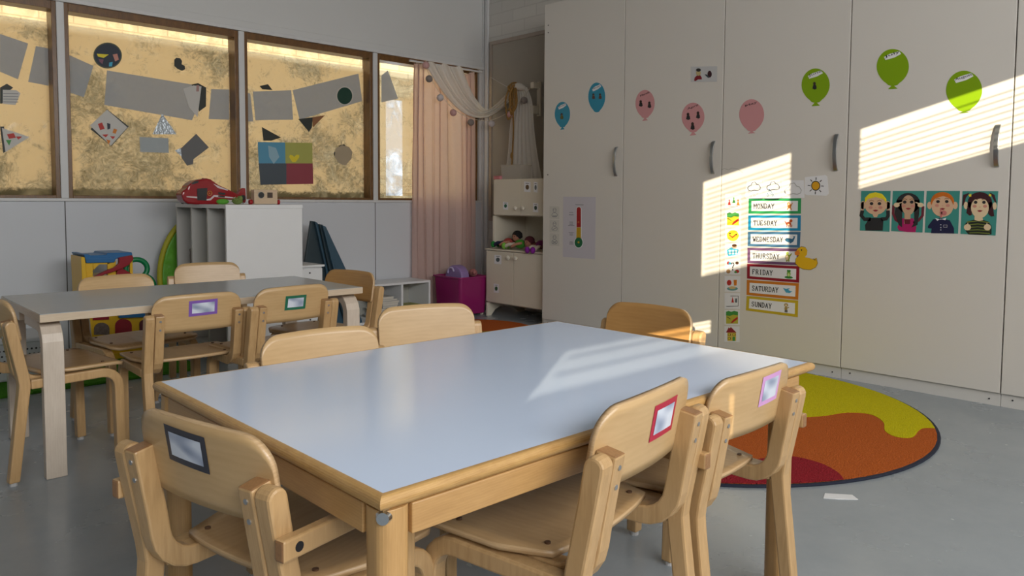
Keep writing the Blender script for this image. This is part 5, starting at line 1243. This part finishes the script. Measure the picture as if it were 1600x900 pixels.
# green leafy toy figures lying by the helicopter
LG = mat('leaf_green_plush', (.10, .34, .03), .8, var=.2, vscale=40)
q = at('y', 4.70, 348, 318)
o = obj('leaf_toy', ball((q.x, 4.70, .9625 + .018), .040, .02, .018, 14), LG, None, smooth=True); tag(o, 'small rounded bright green toy lying before the helicopter', 'toy')
q = at('y', 4.68, 371, 316)
bm = ball((q.x, 4.68, .9625 + .022), .034, .022, .022, 14); ball((q.x + .014, 4.67, .9625 + .038), .016, .016, .018, 10, bm)
for a in range(60, 200, 25): tube([(q.x - .01, 4.66, .985), (q.x - .01 + .04 * math.cos(R(a)), 4.655, .985 + .032 * math.sin(R(a)))], lambda f: .004 * (1 - f * .8) + .0005, 6, bm)
o = obj('spiky_toy', bm, mat('olive_green_plush', (.17, .24, .06), .8, var=.3, vscale=40), None, smooth=True); tag(o, 'small olive green spiky toy under the helicopter tail', 'toy')
# wooden camera toy
t = thing('wooden_toy_camera', 'pale wooden toy camera on red wheels, right end of the cabinet top', 'toy'); cy_ = 4.62
def cp(u, v): q = at('y', cy_, HO[0] + u / HS, HO[1] + v / HS); return q.x, q.z
x0, zb_ = cp(1000, 360); x1, zt2 = cp(1262, 195)
bd = obj('body', box(x0, x1, cy_, cy_ + .05, .9625 + .004, zt2), wood('pale_toy_wood', (.66, .50, .34), (.55, .40, .26), (4, 4, 12)), t, bevel=.003)
u_, v_ = cp(1076, 253); obj('lens', cyl((u_, cy_ - .006, v_), (u_, cy_ + .003, v_), .0185, n=22), M_DARK, bd)
obj('lens_ring', tube([(u_ + .0195 * math.cos(R(a)), cy_ - .001, v_ + .0195 * math.sin(R(a))) for a in range(0, 360, 20)], .002, 6, closed=True), M_STEEL, bd)
u_, v_ = cp(1176, 254); obj('viewfinder', box(u_ - .018, u_ + .018, cy_ - .002, cy_ + .003, v_ - .017, v_ + .017), mat('brown_photo', (.06, .035, .025), .4, var=.5, vscale=60), bd)
for uu in (972, 1284):
    u_, v_ = cp(uu, 335); obj('wheel', cyl((u_ - .009, cy_ + .02, .9625 + .0165), (u_ + .009, cy_ + .02, .9625 + .0165), .016, n=18), mat('toy_red', (.36, .006, .012), .3), t, bevel=.002)

# ------------------------------------------------------------------ pop-up tunnel disc behind the cabinet
t = thing('folded_play_tent', 'flat-folded green pop-up tent with yellow edge, half hidden by the white cabinet', 'tent', (2.16, 5.40, 0))
bm = tube([(.355 * math.cos(R(a)), 0, .46 + .455 * math.sin(R(a))) for a in range(0, 360, 6)], .018, 8, closed=True); obj('hoop', bm, mat('yellow_green_hem', (.42, .40, .02), .6), t, smooth=True)
rows = []
for i in range(17):
    rr_ = i / 16; rows.append([(.345 * rr_ * math.cos(2 * PI * j / 72), -.018 * math.cos(rr_ * PI / 2) + .004 * math.sin(j * 1.3 + 8 * rr_), .46 + .445 * rr_ * math.sin(2 * PI * j / 72)) for j in range(73)])
o_ = obj('fabric', sheet(rows), mat('lime_nylon', (.10, .36, .01), .5, var=.2, vscale=14, bump=.6, bscale=18), t, smooth=True); md = o_.modifiers.new('th', 'SOLIDIFY'); md.thickness = .003

# ------------------------------------------------------------------ white drawer unit and blue mats
t = thing('drawer_unit', 'small white drawer unit between the slotted cabinet and the blue mats', 'drawers', (2.60, 5.05, 0))
obj('body', box(-.165, .165, -.13, .20, 0, .515), M_WHITE, t, bevel=.001)
obj('top_board', box(-.17, .175, -.155, .20, .5155, .530), M_WHITE, t, bevel=.001)
for z0_, z1_ in ((.02, .17), (.175, .335), (.34, .505)):
    d = obj('drawer_front', box(-.16, .16, -.148, -.1305, z0_, z1_), M_WHITE, t, bevel=.0015)
    obj('key_lock', cyl((.06, -.149, z1_ - .03), (.06, -.152, z1_ - .03), .006, n=10), M_DARK, d)
BT = mat('blue_vinyl_mat', (.022, .042, .055), .45, var=.08, vscale=6); BT2 = mat('blue_vinyl_mat_light', (.035, .085, .13), .45, var=.08, vscale=6)
mats_px = [([(485, 345), (491, 346), (522, 432), (532, 512), (474, 520), (474, 420)], 5.30), ([(491, 346), (495, 348), (526, 428), (545, 512), (520, 512), (508, 420)], 5.27), ([(498, 350), (503, 351), (531, 428), (556, 512), (540, 512), (513, 420)], 5.24), ([(503, 352), (508, 354), (541, 424), (566, 512), (550, 512), (520, 420)], 5.21)]
for i, (pts, yv) in enumerate(mats_px):
    Q = [at('y', yv, *p) for p in pts]
    for q in Q:
        if q.z < .06: q.z = .001
    Q = [Vector((q.x, q.y, max(q.z, .001))) for q in Q]
    bm = prism(Q, lambda q: (q.x, q.y - .013, q.z), lambda q: (q.x, q.y + .013, q.z))
    o = obj('play_mat', bm, BT if i % 2 == 0 else BT2, None, bevel=.003)
    tag(o, ['dark blue folded mat standing rearmost against the window wall', 'blue folded mat, second from the wall in the leaning stack', 'lighter blue folded mat, third from the wall in the leaning stack', 'blue folded mat standing frontmost, right of the others'][i], 'mat', 'blue play mats standing by the wall')

# ------------------------------------------------------------------ toy garage
TY0 = 4.98
t = thing('toy_garage', 'yellow plastic toy garage with blue roof, red ramp and green hoop', 'toy house', (0, 0, 0))
def tp(u, v, y=TY0): q = at('y', TY0, u, v); return (q.x, y, max(q.z, .0165))
def tprism(pts, y0_, y1_, bm=None): return prism(pts, lambda p: tp(p[0], p[1], y0_), lambda p: tp(p[0], p[1], y1_), bm)
YL = mat('yellow_plastic', (.74, .44, .01), .35); BL = mat('blue_plastic', (.008, .13, .34), .35); RD = mat('red_plastic', (.28, .008, .02), .3); GRN = mat('green_plastic', (.005, .20, .07), .35)
# walls with arched openings, built from posts and lintels
bm = tprism([(134, 408), (145, 408), (145, 440), (134, 440)], TY0, TY0 + .02)
tprism([(145, 408), (178, 408), (168, 413), (155, 413), (146, 422)], TY0, TY0 + .02, bm); tprism([(168, 408), (181, 408), (181, 470), (170, 470), (168, 416)], TY0, TY0 + .02, bm)
obj('upper_wall', bm, YL, t)
obj('side_wall', tprism([(126, 401), (132, 402), (140, 468), (129, 468)], TY0 - .01, TY0 + .22), YL, t, bevel=.003)
obj('roof', tprism([(129, 397), (137, 397), (141, 399), (165, 398), (166, 395), (205, 394), (206, 398), (203, 403), (180, 404), (178, 410), (134, 411), (132, 403)], TY0 - .015, TY0 + .25), BL, t, bevel=.004)
obj('roof_trim', tprism([(134, 404), (176, 403), (176, 406), (134, 407)], TY0 - .02, TY0 - .0155), BL, t)
obj('ramp', tprism([(203, 398), (205, 404), (198, 413), (185, 420), (160, 428), (145, 435), (144, 431), (158, 424), (175, 417), (182, 411), (182, 402)], TY0 - .05, TY0 - .021), RD, t, bevel=.004)
obj('ramp', tprism([(182, 420), (190, 419), (204, 427), (204, 431), (181, 431)], TY0 - .019, TY0 + .03), RD, t, bevel=.003)
obj('floor_deck', tprism([(134, 431), (206, 430), (206, 440), (134, 441)], TY0 - .02, TY0 + .22), YL, t)
obj('column', tprism([(202, 398), (206, 398), (208, 470), (203, 470)], TY0 - .01, TY0 + .01), YL, t)
bm = bmesh.new()
low = [(140, 490), (236, 486), (236, 540), (151, 545)]
bm = tprism([(140, 470), (236, 468), (236, 545), (152, 560), (148, 545)], TY0 + .03, TY0 + .05)
obj('lower_wall', bm, YL, t)
arch_ = lambda cx, w_, top, bot: [(cx - w_, bot)] + [(cx - w_ * math.cos(R(a)), top + (w_ * .8) * (1 - math.sin(R(a)))) for a in range(0, 181, 20)] + [(cx + w_, bot)]
for i, (cx_, w_, tp_, bt) in enumerate(((161, 12, 505, 524), (195, 13, 499, 530), (229, 9, 500, 522))):
    obj('doorway', tprism(arch_(cx_, w_, tp_, bt), TY0 + .024, TY0 + .0295), (mat('brown_print', (.14, .10, .08), .5, var=.6, vscale=70), RD, mat('maroon_plastic', (.10, .01, .02), .4))[i], t)
obj('lower_trim', tprism([(147, 496), (172, 495), (172, 500), (147, 501)], TY0 + .02, TY0 + .0295), RD, t); obj('lower_roof', tprism([(185, 492), (232, 489), (232, 495), (187, 497)], TY0 + .0, TY0 + .0295), BL, t)
obj('base', tprism([(152, 558), (236, 545), (236, 580), (156, 584)], TY0 + .02, TY0 + .21), YL, t)
q = [tp(214 + 17 * math.cos(R(a)), 420 + 14.5 * math.sin(R(a)), TY0 + .01) for a in range(0, 360, 15)]
obj('hoop', tube(q, .016, 10, closed=True), GRN, t, smooth=True)
obj('spiral_slide', tube(smoothpath([tp(228, 432, TY0 + .01), tp(236, 438, TY0 + .01), tp(240, 448, TY0 + .01), tp(236, 462, TY0 + .01), tp(232, 480, TY0 + .01)], 5), .022, 10), GRN, t, smooth=True)

# ------------------------------------------------------------------ perforated crate at the far left
t = thing('perforated_crate', 'pale grey perforated plastic crate on the floor at far left', 'crate', (0, 0, 0))
a = at('y', 4.75, 78, 545); zt3 = at('y', 4.75, 40, 530).z; x1 = a.x; x0 = x1 - .62
PG = mat('pale_grey_plastic', (.50, .52, .54), .45)
obj('tub', box(x0, x1, 4.75, 5.10, .0165, zt3), PG, t, bevel=.012)
obj('rim', box(x0 - .012, x1 + .012, 4.738, 5.112, zt3 - .018, zt3 + .004), PG, t, bevel=.005)
bm = bmesh.new()
for j in range(5):
    for i in range(28):
        xx = x0 + .03 + i * .021 + (.0105 if j % 2 else 0)
        if xx < x1 - .02: cyl((xx, 4.7492, .07 + j * .028), (xx, 4.7505, .07 + j * .028), .0055, n=8, bm=bm)
o = obj('holes', bm, M_DARK, t)
